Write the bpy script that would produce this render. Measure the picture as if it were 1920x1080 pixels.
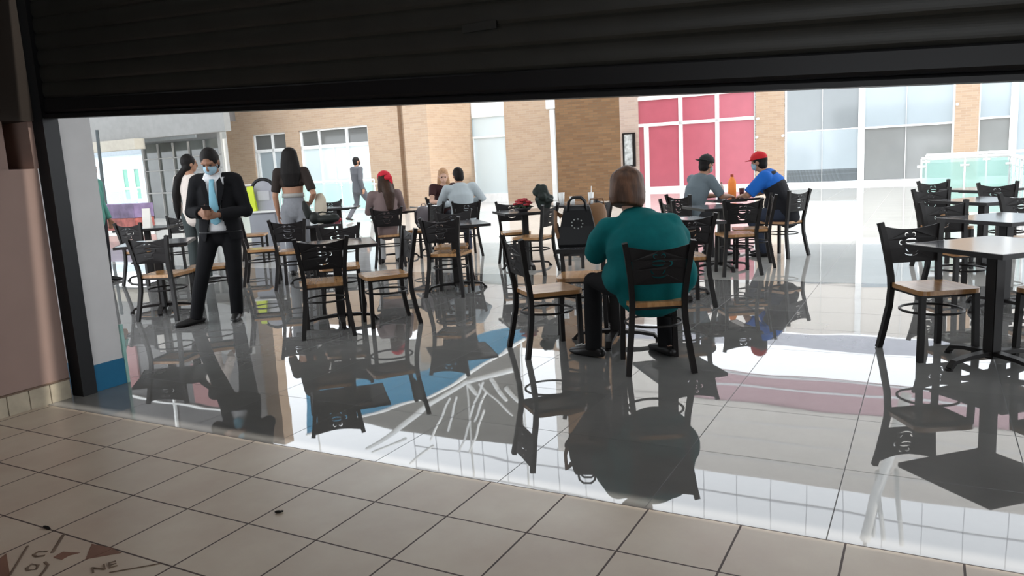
import bpy, bmesh, math, random
from mathutils import Vector, Matrix
random.seed(7)
S = bpy.context.scene
for o in list(bpy.data.objects): bpy.data.objects.remove(o)
COL = S.collection
PI = math.pi

# ------------------------------------------------------------------ camera
F, PITCH, ROLL, H0 = 1442.83, 0.163145, 0.0537532, 1.4018
YAW = -0.501262                       # the shop front and the mall fronts run along this direction
fw = Vector((0, math.cos(PITCH), -math.sin(PITCH))); r0 = Vector((1, 0, 0)); u0 = Vector((0, math.sin(PITCH), math.cos(PITCH)))
cr, sr = math.cos(ROLL), math.sin(ROLL)
rt = cr*r0 - sr*u0; up = sr*r0 + cr*u0
cam = bpy.data.cameras.new('camera'); co = bpy.data.objects.new('camera', cam); COL.objects.link(co)
cam.sensor_width = 36; cam.lens = F*36/1920; cam.clip_start = .02; cam.clip_end = 300
M = Matrix((rt, up, -fw)).transposed().to_4x4(); M.translation = Vector((0, 0, H0)); co.matrix_world = M
S.camera = co

# ------------------------------------------------------------------ sky, sun, exposure
SKY = 3.6
w = bpy.data.worlds.new('sky'); S.world = w; w.use_nodes = True
bg = w.node_tree.nodes['Background']; bg.inputs[0].default_value = (.90, .95, 1, 1); bg.inputs[1].default_value = SKY
sun = bpy.data.lights.new('sun', 'SUN'); sun.energy = 4.0; sun.angle = .02; sun.color = (1, .95, .86)
so = bpy.data.objects.new('sun', sun); COL.objects.link(so)
so.rotation_euler = Vector((-.478, .20, -1.0)).to_track_quat('-Z', 'Y').to_euler()
so.location = (8, -4, 14)
S.view_settings.view_transform = 'Standard'; S.view_settings.look = 'None'
S.view_settings.exposure = 0; S.view_settings.gamma = 1; S.view_settings.use_curve_mapping = False

# ------------------------------------------------------------------ pixel helpers (frame 1920x1080)
DU = Vector((math.cos(YAW), math.sin(YAW), 0)); DN = Vector((-DU.y, DU.x, 0))
def ray(px, py): return fw*F + rt*(px-960) + up*(540-py)
def G(px, py, z=0.0):
    d = ray(px, py); t = (z-H0)/d.z
    return Vector((d.x*t, d.y*t, z))
def W(px, py, v):                      # point on the upright plane at mall depth v -> (u, v, z)
    d = ray(px, py); t = v/(DN.dot(d)); X = d*t
    return Vector((X.dot(DU), v, H0+X.z))
def AY(px, py, y):                      # point at forward distance y
    d = ray(px, py); t = y/d.y
    return Vector((d.x*t, y, H0+d.z*t))
def UV(u, v, z=0): return DU*u + DN*v + Vector((0, 0, z))

# ------------------------------------------------------------------ materials
MATS = {}
def mat(name, col, rough=.5, metal=0, spec=.28, var=.06, scale=6, bump=0, coat=0, stretch=None):
    if name in MATS: return MATS[name]
    m = bpy.data.materials.new(name); m.use_nodes = True; nt = m.node_tree; b = nt.nodes['Principled BSDF']
    b.inputs['Roughness'].default_value = rough; b.inputs['Metallic'].default_value = metal
    b.inputs['Specular IOR Level'].default_value = spec; b.inputs['Coat Weight'].default_value = coat
    tc = nt.nodes.new('ShaderNodeTexCoord'); n = nt.nodes.new('ShaderNodeTexNoise'); n.inputs['Scale'].default_value = scale
    n.inputs['Detail'].default_value = 4
    if stretch:
        mp = nt.nodes.new('ShaderNodeMapping'); mp.inputs['Scale'].default_value = stretch
        nt.links.new(tc.outputs['Object'], mp.inputs[0]); nt.links.new(mp.outputs[0], n.inputs['Vector'])
    else: nt.links.new(tc.outputs['Object'], n.inputs['Vector'])
    r = nt.nodes.new('ShaderNodeValToRGB')
    r.color_ramp.elements[0].position = .3; r.color_ramp.elements[1].position = .7
    r.color_ramp.elements[0].color = [c*(1-var) for c in col]+[1]; r.color_ramp.elements[1].color = [min(1, c*(1+var)) for c in col]+[1]
    nt.links.new(n.outputs['Fac'], r.inputs[0]); nt.links.new(r.outputs[0], b.inputs['Base Color'])
    if bump:
        bp = nt.nodes.new('ShaderNodeBump'); bp.inputs['Strength'].default_value = bump; bp.inputs['Distance'].default_value = .01
        nt.links.new(n.outputs['Fac'], bp.inputs['Height']); nt.links.new(bp.outputs[0], b.inputs['Normal'])
    MATS[name] = m; return m

def tile_mat(name, c1, c2, grout, size, mortar, rough, off=(0, 0), ior=1.5, wave=0, vein=.5):
    m = bpy.data.materials.new(name); m.use_nodes = True; nt = m.node_tree; b = nt.nodes['Principled BSDF']; L = nt.links.new
    tc = nt.nodes.new('ShaderNodeTexCoord'); mp = nt.nodes.new('ShaderNodeMapping'); mp.inputs['Location'].default_value = (off[0], off[1], 0)
    L(tc.outputs['Object'], mp.inputs[0])
    br = nt.nodes.new('ShaderNodeTexBrick'); br.offset = 0; br.squash = 1
    br.inputs['Scale'].default_value = 1; br.inputs['Brick Width'].default_value = size; br.inputs['Row Height'].default_value = size
    br.inputs['Mortar Size'].default_value = mortar; br.inputs['Mortar Smooth'].default_value = .1; br.inputs['Bias'].default_value = 0
    br.inputs['Color1'].default_value = (*c1, 1); br.inputs['Color2'].default_value = (*c2, 1); br.inputs['Mortar'].default_value = (*grout, 1)
    L(mp.outputs[0], br.inputs['Vector'])
    n = nt.nodes.new('ShaderNodeTexNoise'); n.inputs['Scale'].default_value = 2.2; n.inputs['Detail'].default_value = 7; n.inputs['Roughness'].default_value = .6
    L(mp.outputs[0], n.inputs['Vector'])
    mx = nt.nodes.new('ShaderNodeMix'); mx.data_type = 'RGBA'; mx.blend_type = 'OVERLAY'; mx.inputs['Factor'].default_value = vein
    L(br.outputs['Color'], mx.inputs[6]); L(n.outputs['Fac'], mx.inputs[7]); L(mx.outputs[2], b.inputs['Base Color'])
    rr = nt.nodes.new('ShaderNodeMapRange'); rr.inputs['To Min'].default_value = rough; rr.inputs['To Max'].default_value = .6
    L(br.outputs['Fac'], rr.inputs['Value']); L(rr.outputs[0], b.inputs['Roughness'])
    b.inputs['IOR'].default_value = ior
    bp = nt.nodes.new('ShaderNodeBump'); bp.invert = True; bp.inputs['Strength'].default_value = .35; bp.inputs['Distance'].default_value = .002
    L(br.outputs['Fac'], bp.inputs['Height'])
    if wave:
        n2 = nt.nodes.new('ShaderNodeTexNoise'); n2.inputs['Scale'].default_value = 1.6; n2.inputs['Detail'].default_value = 1
        L(mp.outputs[0], n2.inputs['Vector'])
        b2 = nt.nodes.new('ShaderNodeBump'); b2.inputs['Strength'].default_value = 1; b2.inputs['Distance'].default_value = wave
        L(n2.outputs['Fac'], b2.inputs['Height']); L(bp.outputs[0], b2.inputs['Normal']); L(b2.outputs[0], b.inputs['Normal'])
    else: L(bp.outputs[0], b.inputs['Normal'])
    return m

def brick_mat(name, c1, c2, mortar):
    m = bpy.data.materials.new(name); m.use_nodes = True; nt = m.node_tree; b = nt.nodes['Principled BSDF']; L = nt.links.new
    tc = nt.nodes.new('ShaderNodeTexCoord'); sx = nt.nodes.new('ShaderNodeSeparateXYZ'); L(tc.outputs['Object'], sx.inputs[0])
    ad = nt.nodes.new('ShaderNodeMath'); L(sx.outputs[0], ad.inputs[0]); L(sx.outputs[1], ad.inputs[1])
    cx = nt.nodes.new('ShaderNodeCombineXYZ'); L(ad.outputs[0], cx.inputs[0]); L(sx.outputs[2], cx.inputs[1])
    br = nt.nodes.new('ShaderNodeTexBrick'); br.inputs['Scale'].default_value = 1
    br.inputs['Brick Width'].default_value = .29; br.inputs['Row Height'].default_value = .075; br.inputs['Mortar Size'].default_value = .007
    br.inputs['Color1'].default_value = (*c1, 1); br.inputs['Color2'].default_value = (*c2, 1); br.inputs['Mortar'].default_value = (*mortar, 1)
    L(cx.outputs[0], br.inputs['Vector']); L(br.outputs[0], b.inputs['Base Color'])
    b.inputs['Roughness'].default_value = .85; b.inputs['Specular IOR Level'].default_value = .2
    return m

def translucent(name, col, amount=.8):
    m = bpy.data.materials.new(name); m.use_nodes = True; nt = m.node_tree; nt.nodes.remove(nt.nodes['Principled BSDF'])
    t = nt.nodes.new('ShaderNodeBsdfTranslucent'); d = nt.nodes.new('ShaderNodeBsdfDiffuse'); mx = nt.nodes.new('ShaderNodeMixShader')
    n = nt.nodes.new('ShaderNodeTexNoise'); n.inputs['Scale'].default_value = .6
    rm = nt.nodes.new('ShaderNodeValToRGB'); rm.color_ramp.elements[0].color = [c*.93 for c in col]+[1]; rm.color_ramp.elements[1].color = [*col, 1]
    nt.links.new(n.outputs['Fac'], rm.inputs[0])
    mx.inputs[0].default_value = 1-amount
    nt.links.new(rm.outputs[0], t.inputs[0]); nt.links.new(rm.outputs[0], d.inputs[0])
    nt.links.new(t.outputs[0], mx.inputs[1]); nt.links.new(d.outputs[0], mx.inputs[2])
    nt.links.new(mx.outputs[0], nt.nodes['Material Output'].inputs[0])
    return m

def glass_mat(name, col, alpha):
    m = bpy.data.materials.new(name); m.use_nodes = True; nt = m.node_tree; b = nt.nodes['Principled BSDF']
    n = nt.nodes.new('ShaderNodeTexNoise'); n.inputs['Scale'].default_value = 1
    rm = nt.nodes.new('ShaderNodeValToRGB'); rm.color_ramp.elements[0].color = [c*.92 for c in col]+[1]; rm.color_ramp.elements[1].color = [*col, 1]
    nt.links.new(n.outputs['Fac'], rm.inputs[0]); nt.links.new(rm.outputs[0], b.inputs['Base Color'])
    b.inputs['Roughness'].default_value = .05; b.inputs['Alpha'].default_value = alpha
    return m

def wood_mat():
    m = bpy.data.materials.new('seat_wood'); m.use_nodes = True; nt = m.node_tree; b = nt.nodes['Principled BSDF']; L = nt.links.new
    tc = nt.nodes.new('ShaderNodeTexCoord'); mp = nt.nodes.new('ShaderNodeMapping'); mp.inputs['Scale'].default_value = (18, 1.6, 6)
    L(tc.outputs['Object'], mp.inputs[0]); n = nt.nodes.new('ShaderNodeTexNoise'); n.inputs['Scale'].default_value = 2; n.inputs['Detail'].default_value = 6
    L(mp.outputs[0], n.inputs['Vector']); r = nt.nodes.new('ShaderNodeValToRGB')
    r.color_ramp.elements[0].color = (.30, .145, .055, 1); r.color_ramp.elements[1].color = (.50, .28, .125, 1)
    r.color_ramp.elements[0].position = .3; r.color_ramp.elements[1].position = .75
    L(n.outputs['Fac'], r.inputs[0]); L(r.outputs[0], b.inputs['Base Color']); b.inputs['Roughness'].default_value = .22
    return m

STEEL = mat('dark_steel', (.010, .008, .0075), .45, .0, .28, .2)
STEELB = mat('backrest_steel', (.010, .008, .008), .45, .0, .25, .2)
WOOD = wood_mat()
TOPM = mat('table_laminate', (.10, .10, .11), .12, 0, .6, .25, 30)
EDGE = mat('table_edging', (.02, .018, .018), .4)
WHITE = mat('white_paint', (.80, .80, .78), .5)
GREYW = mat('grey_panel_paint', (.62, .61, .61), .55, var=.03)
BLUES = mat('blue_skirting_paint', (.012, .14, .27), .45)
CHAR = mat('shutter_charcoal', (.024, .024, .021), .45, .2, .4, .12)
BLACK = mat('black_paint', (.006, .006, .007), .4)
PINKW = mat('pink_brown_plaster', (.31, .215, .185), .8, var=.05, scale=3)
BRICK = brick_mat('tan_brick', (.44, .32, .225), (.385, .27, .19), (.43, .34, .26))
BRICKD = brick_mat('shaded_brick', (.17, .095, .047), (.125, .068, .034), (.12, .08, .05))  # pillar brick; its shade is put into these darker tones
BRICKP = brick_mat('pink_brick', (.48, .37, .31), (.42, .32, .27), (.45, .38, .33))

# ------------------------------------------------------------------ mesh helpers
def link(name, me, m=None, parent=None, smooth=False):
    o = bpy.data.objects.new(name, me); COL.objects.link(o)
    if m: me.materials.append(m)
    if parent: o.parent = parent
    if smooth:
        me.polygons.foreach_set('use_smooth', [True]*len(me.polygons))
    return o
def obj(name, bm, m=None, parent=None, smooth=False, bevel=0, angle=False):
    if bevel:
        es = [e for e in bm.edges if len(e.link_faces) == 2 and e.calc_face_angle(0) > .6]
        bmesh.ops.bevel(bm, geom=es, offset=bevel, segments=2, affect='EDGES', clamp_overlap=True)
    bmesh.ops.recalc_face_normals(bm, faces=bm.faces)
    me = bpy.data.meshes.new(name); bm.to_mesh(me); bm.free()
    return link(name, me, m, parent, smooth)
def thing(name, label, cat, loc=(0, 0, 0), rotz=0, group=None):
    o = bpy.data.objects.new(name, None); COL.objects.link(o); o.empty_display_size = .1
    o.location = loc; o.rotation_euler = (0, 0, rotz); o['label'] = label; o['category'] = cat
    if group: o['group'] = group
    return o
def tag(o, label, cat, group=None):
    o['label'] = label; o['category'] = cat
    if group: o['group'] = group
    return o
def dup(root, loc, rotz, label, group=None):
    r = root.copy(); COL.objects.link(r); r.location = loc; r.rotation_euler = (0, 0, rotz); r['label'] = label
    if group: r['group'] = group
    for ch in list(root.children):
        c = ch.copy(); COL.objects.link(c); c.parent = r
        for g in list(ch.children):
            d = g.copy(); COL.objects.link(d); d.parent = c
    return r
def struct(name, bm, m, bevel=0):
    o = obj(name, bm, m, bevel=bevel); o['kind'] = 'structure'; return o
def mall(name, bm, m, bevel=0):        # structure built in mall axes (u, v, z)
    o = struct(name, bm, m, bevel); o.rotation_euler = (0, 0, YAW); return o
def B(x0, x1, y0, y1, z0, z1, bm=None):
    bm = bm or bmesh.new()
    r = bmesh.ops.create_cube(bm, size=1)
    for v in r['verts']:
        v.co = Vector(((x0+x1)/2+v.co.x*(x1-x0), (y0+y1)/2+v.co.y*(y1-y0), (z0+z1)/2+v.co.z*(z1-z0)))
    return bm
def prism(poly, z0, z1, bm=None, axes='xy'):
    bm = bm or bmesh.new()
    def P(a, b, c):
        return Vector((a, b, c)) if axes == 'xy' else Vector((a, c, b)) if axes == 'xz' else Vector((c, a, b))
    lo = [bm.verts.new(P(a, b, z0)) for a, b in poly]; hi = [bm.verts.new(P(a, b, z1)) for a, b in poly]
    n = len(poly); bm.faces.new(lo); bm.faces.new(hi[::-1])
    for i in range(n): bm.faces.new((lo[i], hi[i], hi[(i+1) % n], lo[(i+1) % n]))
    return bm
def tube(pts, rad, bm=None, seg=10, lat=None, round_caps=False, square=False, closed=False):
    """sweep; rad: number, list, or list of (ra, rb) with ra along lat"""
    bm = bm or bmesh.new(); pts = [Vector(p) for p in pts]; n = len(pts)
    R = [rad]*n if not isinstance(rad, (list, tuple)) else list(rad)
    R = [(r, r) if not isinstance(r, (list, tuple)) else r for r in R]
    if round_caps:
        t0 = (pts[0]-pts[1]).normalized(); t1 = (pts[-1]-pts[-2]).normalized()
        a, b = [], []
        for k in (.95, .75, .4):
            s = math.sqrt(max(0, 1-k*k)); mr = min(R[0]); a.append((pts[0]+t0*mr*k, (R[0][0]*s, R[0][1]*s)))
            mr = min(R[-1]); b.append((pts[-1]+t1*mr*k, (R[-1][0]*s, R[-1][1]*s)))
        b = b[::-1]
        pts = [x[0] for x in a]+pts+[x[0] for x in b]; R = [x[1] for x in a]+R+[x[1] for x in b]; n = len(pts)
    rings = []; prev = None
    for i, p in enumerate(pts):
        if closed: t = (pts[(i+1) % n]-pts[i-1]).normalized()
        else: t = (pts[min(i+1, n-1)]-pts[max(i-1, 0)]).normalized()
        if lat is not None: x = Vector(lat)
        elif prev is not None: x = prev
        else: x = Vector((1, 0, 0)) if abs(t.x) < .8 else Vector((0, 0, 1))
        x = x-t*x.dot(t)
        if x.length < 1e-4: x = t.orthogonal()
        x.normalize(); y = t.cross(x); prev = x
        ring = []
        for k in range(4 if square else seg):
            a = 2*PI*(k+.5)/4 if square else 2*PI*k/seg
            f = 1.414 if square else 1
            ring.append(bm.verts.new(p+x*math.cos(a)*R[i][0]*f+y*math.sin(a)*R[i][1]*f))
        rings.append(ring)
    m = len(rings[0])
    for i in range(n if closed else n-1):
        A, C = rings[i], rings[(i+1) % n]
        for k in range(m): bm.faces.new((A[k], A[(k+1) % m], C[(k+1) % m], C[k]))
    if not closed: bm.faces.new(rings[0][::-1]); bm.faces.new(rings[-1])
    return bm
def ell(c, r, bm=None, X=None, Y=None, Z=None, seg=16):
    bm = bm or bmesh.new(); q = bmesh.ops.create_uvsphere(bm, u_segments=seg, v_segments=seg*3//4, radius=1)
    X = X or Vector((1, 0, 0)); Y = Y or Vector((0, 1, 0)); Z = Z or Vector((0, 0, 1)); c = Vector(c)
    for v in q['verts']: v.co = c+X*v.co.x*r[0]+Y*v.co.y*r[1]+Z*v.co.z*r[2]
    return bm
def lathe(prof, bm=None, seg=20, c=(0, 0, 0)):
    bm = bm or bmesh.new(); rings = []
    for r, z in prof: rings.append([bm.verts.new((c[0]+r*math.cos(2*PI*k/seg), c[1]+r*math.sin(2*PI*k/seg), c[2]+z)) for k in range(seg)])
    for A, C in zip(rings, rings[1:]):
        for k in range(seg): bm.faces.new((A[k], A[(k+1) % seg], C[(k+1) % seg], C[k]))
    bm.faces.new(rings[0][::-1]); bm.faces.new(rings[-1]); return bm
def evaluated(o):
    dg = bpy.context.evaluated_depsgraph_get(); dg.update()
    return bpy.data.meshes.new_from_object(o.evaluated_get(dg))
def vox(name, bm, m, parent, size=.01, smooth=4, fac=.5, cut=None):
    """fuse overlapping closed shapes into one continuous smooth surface"""
    bmesh.ops.recalc_face_normals(bm, faces=bm.faces)
    me = bpy.data.meshes.new('t'); bm.to_mesh(me); bm.free(); t = bpy.data.objects.new('t', me); COL.objects.link(t)
    r = t.modifiers.new('r', 'REMESH'); r.mode = 'VOXEL'; r.voxel_size = size; r.use_smooth_shade = True
    if smooth:
        s = t.modifiers.new('s', 'SMOOTH'); s.iterations = smooth; s.factor = fac
    out = evaluated(t); bpy.data.objects.remove(t); bpy.data.meshes.remove(me); out.name = name
    if cut:
        b2 = bmesh.new(); b2.from_mesh(out)
        bmesh.ops.delete(b2, geom=[f for f in b2.faces if cut(f.calc_center_median())], context='FACES')
        b2.to_mesh(out); b2.free()
    return link(name, out, m, parent, True)
def cutout(outline, holes, th, name):
    """flat plate with real holes, in x (across) and z (up), thickness along y"""
    cu = bpy.data.curves.new(name, 'CURVE'); cu.dimensions = '2D'; cu.fill_mode = 'BOTH'; cu.extrude = th/2
    for poly in [outline]+holes:
        sp = cu.splines.new('POLY'); sp.points.add(len(poly)-1); sp.use_cyclic_u = True
        for p, (a, b) in zip(sp.points, poly): p.co = (a, b, 0, 1)
    t = bpy.data.objects.new('t', cu); COL.objects.link(t); me = evaluated(t); bpy.data.objects.remove(t)
    for v in me.vertices: v.co = Vector((v.co.x, -v.co.z, v.co.y))
    me.materials.clear(); return me
def text_mesh(s, size, th=.004, name='text'):
    cu = bpy.data.curves.new(name, 'FONT'); cu.body = s; cu.size = size; cu.extrude = th/2; cu.align_x = 'CENTER'; cu.align_y = 'CENTER'
    t = bpy.data.objects.new('t', cu); COL.objects.link(t); me = evaluated(t); bpy.data.objects.remove(t); me.materials.clear(); return me

# ================================================================== SETTING
V0, V1 = 2.777, 8.40                   # shop floor ends / dark mall tile ends
TS = .36377
FL_SHOP = tile_mat('beige_floor_tile', (.64, .535, .43), (.60, .50, .40), (.07, .042, .034), TS, .0042, .32, off=(2.77183-.0, -V0, 0), vein=.35)
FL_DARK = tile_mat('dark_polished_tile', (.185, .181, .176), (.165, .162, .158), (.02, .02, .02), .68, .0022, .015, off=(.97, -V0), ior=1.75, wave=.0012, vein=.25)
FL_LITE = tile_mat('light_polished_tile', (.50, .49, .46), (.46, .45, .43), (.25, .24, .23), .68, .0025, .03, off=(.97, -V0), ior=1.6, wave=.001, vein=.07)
mall('floor', B(-5.6, 6, -4.5, V0, -.1, 0), FL_SHOP)
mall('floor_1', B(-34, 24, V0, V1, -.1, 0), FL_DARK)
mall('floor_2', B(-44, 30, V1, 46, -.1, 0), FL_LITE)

# shop interior
bl = W(65, 317, 2.9)
def wall_left():
    bm = bmesh.new()
    u0_, u1_ = -5.42, -5.02
    B(u0_, u1_, -4.5, 2.95, 0, 1.515, bm)                 # below the recess
    B(u0_, u1_, -4.5, 2.2, 1.515, 1.81, bm); B(u0_, u1_-.05, 2.2, 2.80, 1.515, 1.81, bm)
    B(u0_, u1_, 2.93, 2.96, 1.515, 1.81, bm)              # slim pier beside the guide rail
    B(u0_, u1_-.30, 2.2, 2.93, 1.515, 1.81, bm)           # back of the recess
    return bm
mall('wall_left', wall_left(), PINKW)
mall('wall_left_upper', B(-5.42, -5.0, -4.5, 2.96, 1.81, 3.1), mat('dark_brown_upper_wall', (.035, .027, .022), .7))  # upper part of the wall, darker brown than the part below
mall('wall_right', B(4.6, 4.9, -4.5, 2.8, 0, 3.1), PINKW)
mall('ceiling', B(-5.5, 5, -4.5, 2.95, 3.1, 3.2), mat('shop_ceiling', (.55, .53, .50), .8))
mall('wall_rear', (lambda bm: (B(-5.5, -2.0, -4.8, -4.5, 0, 3.1, bm), B(2.4, 5, -4.8, -4.5, 0, 3.1, bm), B(-2.0, 2.4, -4.8, -4.5, 2.5, 3.1, bm))[0])(bmesh.new()), PINKW)  # unseen rear opening, added to let daylight into the shop
def bb():
    bm = bmesh.new()
    for k in range(40):
        v = 2.94-k*.135
        B(-5.02, -5.005, v-.131, v, 0, .125, bm)
    return bm
BBM = mat('cream_skirting_tile', (.43, .375, .285), .5, var=.18, scale=9)
mall('baseboard_left', bb(), BBM, bevel=.002)
mall('trim_1', B(-5.02, -5.004, -2.5, 2.945, .126, .136), mat('brown_grout', (.16, .11, .08), .8))

# shutter guide and wall end
mall('trim_2', tube([(-5.0, 3.03, 0), (-5.0, 3.03, 3.1)], [(.06, .05)]*2, square=True), BLACK)
mall('trim_3', B(-5.0, -4.945, 2.985, 3.075, 0, 3.1), mat('guide_rail_steel', (.045, .05, .052), .35, .6))
mall('wall_mall_end', B(-5.6, -4.965, 3.08, 3.31, 0, 3.6), GREYW)
mall('trim_4', B(-5.61, -4.957, 3.075, 3.315, 0, .185), BLUES, bevel=.003)
mall('trim_5', B(-4.975, -4.958, 3.318, 3.34, 0, .42), glass_mat('green_glass_edge', (.35, .62, .56), .8))

# roller shutter (hangs a little askew: higher on the left)
def shutter():
    e0, e1 = W(95, 222, 3.0), W(1920, 151, 3.0)
    tilt = (e1.z-e0.z)/(e1.x-e0.x); zc = e0.z+tilt*(-.2-e0.x)
    root = thing('roller_shutter', 'half-lowered charcoal roller shutter of curved horizontal slats hanging crooked', 'shutter', UV(-.2, 3.03, zc), YAW)
    root.rotation_euler = (0, 0, YAW)
    hold = []
    def P(x, z): return z+tilt*x
    x0, x1 = -4.78, 5.2
    def strip(prof, bm):
        a = [bm.verts.new((x0, y, P(x0, z))) for y, z in prof]; c = [bm.verts.new((x1, y, P(x1, z))) for y, z in prof]
        n = len(prof)
        for i in range(n): bm.faces.new((a[i], c[i], c[(i+1) % n], a[(i+1) % n]))
        bm.faces.new(a); bm.faces.new(c[::-1]); return bm
    # bottom bar
    bar = strip([(-.022, .035), (-.03, .05), (-.03, .115), (-.018, .125), (.018, .125), (.03, .11), (.03, .05), (.022, .035)], bmesh.new())
    obj('bottom_bar', bar, BLACK, root)
    lip = strip([(-.04, .0), (-.04, .02), (-.018, .034), (.018, .034), (.04, .02), (.04, 0)], bmesh.new())
    obj('bottom_lip', lip, BLACK, root)
    hf = .0975
    for k in range(11):
        z = .128+k*hf
        prof = [(.010, z-.010), (-.004, z-.010), (-.012, z+.002)]
        for j in range(1, 10):
            a = j/10; prof.append((-.014-.010*math.sin(PI*a)**.6, z+.004+a*(hf-.010)))
        prof += [(-.012, z+hf-.003), (-.005, z+hf+.004), (.010, z+hf+.004)]
        s_ = strip(prof, bmesh.new()); obj('slat', s_, CHAR, root)
    lb = B(-1.62, -1.45, -.034, -.028, .30+tilt*-1.5, .335+tilt*-1.5); obj('lock_plate', lb, mat('lock_dark', (.02, .02, .018), .6), root)
    pin = tube([(-2.62, -.01, .125), (-2.62, -.01, .105), (-2.612, -.01, .085)], .004); 
    return root
shutter()
mall('wall_lintel', B(-5.5, 5, 3.10, 3.4, 2.75, 3.6), mat('dark_lintel', (.03, .03, .03), .7))
# unseen slab added over the mall's near side to keep the tables in shade
mall('ceiling_shade_slab', B(-34, 24, 3.4, 12.0, 5.3, 5.7), mat('shade_slab_soffit', (.45, .44, .42), .8))

# ------------------------------------------------------------------ far side fronts (v = 28.9)
def panel(u0_, u1_, v0_, v1_, z0_, z1_): return B(u0_, u1_, v0_, v1_, z0_, z1_)
REDP = mat('red_window_film', (.42, .10, .135), .3, 0, .6, .05, 2)
GL_U = mat('dim_transom_glass', (.13, .13, .125), .08, 0, .5, .08, .5)
GL_D = mat('grey_shop_glass', (.23, .25, .26), .08, 0, .6, .08, .5)  # sky mirrored in the shop panes is put into flat grey tones
GL_L = mat('pale_shop_glass', (.36, .41, .44), .08, 0, .6, .05, .5)
GL_N = mat('mid_grey_shop_glass', (.24, .245, .24), .08, 0, .6, .12, .5)
GL_W = mat('white_shop_glass', (.62, .70, .72), .08, 0, .6, .05, .5)
WFR = mat('white_window_frame', (.82, .82, .81), .4)
def window(n, vf, panes, bars, m_default):
    """panes: (u0,u1,z0,z1,material), bars: (u0,u1,z0,z1)"""
    root = bpy.data.objects.new('window_%d' % n, None); COL.objects.link(root); root.rotation_euler = (0, 0, YAW); root['kind'] = 'structure'
    for (a, b, c, d, m) in panes: obj('pane', B(a, b, vf+.06, vf+.09, c, d), m or m_default, root)
    for (a, b, c, d) in bars: obj('frame_bar', B(a, b, vf, vf+.1, c, d), WFR, root)
    return root
Vf = 28.9
TRW = translucent('frosted_white_panel', (.84, .815, .785), .9)
mall('wall_far', B(-10.75, -9.93, Vf, Vf+.4, 0, 5.3), BRICKP)
mall('wall_far_1', B(-5.6, -4.55, Vf, Vf+.4, 0, 5.3), BRICK)
mall('wall_far_2', B(.62, 1.28, Vf-.1, Vf+.4, 0, 5.3), BRICK)
us = [-9.93, -9.62, -8.30, -6.95, -5.6]
window(1, Vf, [(-9.93, -5.6, .12, 2.48, REDP), (-9.93, -5.6, 2.48, 3.5, REDP), (-9.93, -5.6, 3.5, 5.3, TRW)],
       [(-9.93, -5.6, 0, .14), (-9.93, -5.6, 2.42, 2.54), (-9.93, -5.6, 3.4, 3.52), (-9.72, -9.54, .14, 2.42), (-8.36, -8.22, .14, 3.4), (-7.0, -6.86, .14, 3.4), (-5.62, -5.55, 0, 3.4)], REDP)
window(2, Vf, [(-4.5, -2.15, .12, 1.88, GL_L), (-4.5, -2.15, 1.9, 3.5, GL_D), (-4.5, -2.15, 3.5, 5.3, TRW), (-4.5, -2.15, .12, .55, GL_D)],
       [(-4.58, -4.5, 0, 5.3), (-2.2, -2.0, 0, 5.3), (-3.34, -3.33, .1, 5.3), (-4.5, -2.1, .0, .1)], GL_D)
window(3, Vf, [(-2.05, .58, .12, 1.86, GL_N), (-2.05, .58, 1.88, 3.5, GL_L), (-2.05, .58, 3.5, 5.3, TRW)],
       [(-2.05, .58, 1.84, 1.90), (-.77, -.755, .1, 5.3), (.56, .64, 0, 5.3), (-2.0, .6, 0, .1)], GL_L)
window(4, Vf, [(1.3, 2.15, .12, 1.93, GL_N), (1.3, 2.15, 1.95, 3.5, GL_L), (2.3, 7, .12, 3.5, GL_L), (1.3, 7, 3.5, 5.3, TRW)],
       [(1.24, 1.32, 0, 5.3), (2.12, 2.32, 0, 5.3), (1.3, 2.2, 1.92, 1.98), (1.2, 7, 0, .1)], GL_L)
mall('trim_6', B(-10.8, 8, 28.0, 28.9, -.02, .05), WHITE)
def brackets():
    for i, (px, py, l) in enumerate([(1421, 222, 'small white wall camera at upper right edge of the red window'), (1419, 257, 'small white wall fixture low beside the red window, below its twin'),
                          (1468, 254, 'small white fixture on the brick pier beside the grey glass'), (1795, 195, 'small white fixture on the narrow brick pier between pale windows')]):
        p = W(px, py, Vf-.12); r = thing('wall_fixture', l, 'fixture', UV(p.x, p.y, p.z), YAW)
        obj('mount', B(-.03, .03, .05, .2, -.03, .03), WFR, r, bevel=.005); obj('housing', tube([(0, .06, 0), (0, -.06, -.01)], .045), WHITE, r)
brackets()
# framed poster on the pink brick
p0, p1 = W(1168, 250, Vf-.06), W(1191, 312, Vf-.06)
pr = thing('framed_poster', 'dark framed black and white poster on pink wall beside the shaded pillar', 'poster', UV((p0.x+p1.x)/2, Vf-.04, p1.z), YAW)
hw, hh = abs(p1.x-p0.x)/2+.02, p0.z-p1.z
obj('picture_frame', (lambda bm: (B(-hw, -hw+.06, -.05, .03, 0, hh, bm), B(hw-.1, hw, -.05, .03, 0, hh, bm), B(-hw, hw, -.05, .03, 0, .05, bm), B(-hw, hw, -.05, .03, hh-.05, hh, bm))[0])(bmesh.new()), BLACK, pr)
obj('poster_sheet', B(-hw+.05, hw-.08, -.02, .02, .04, hh-.04), mat('poster_print', (.42, .44, .44), .6, var=.6, scale=5), pr)

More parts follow.
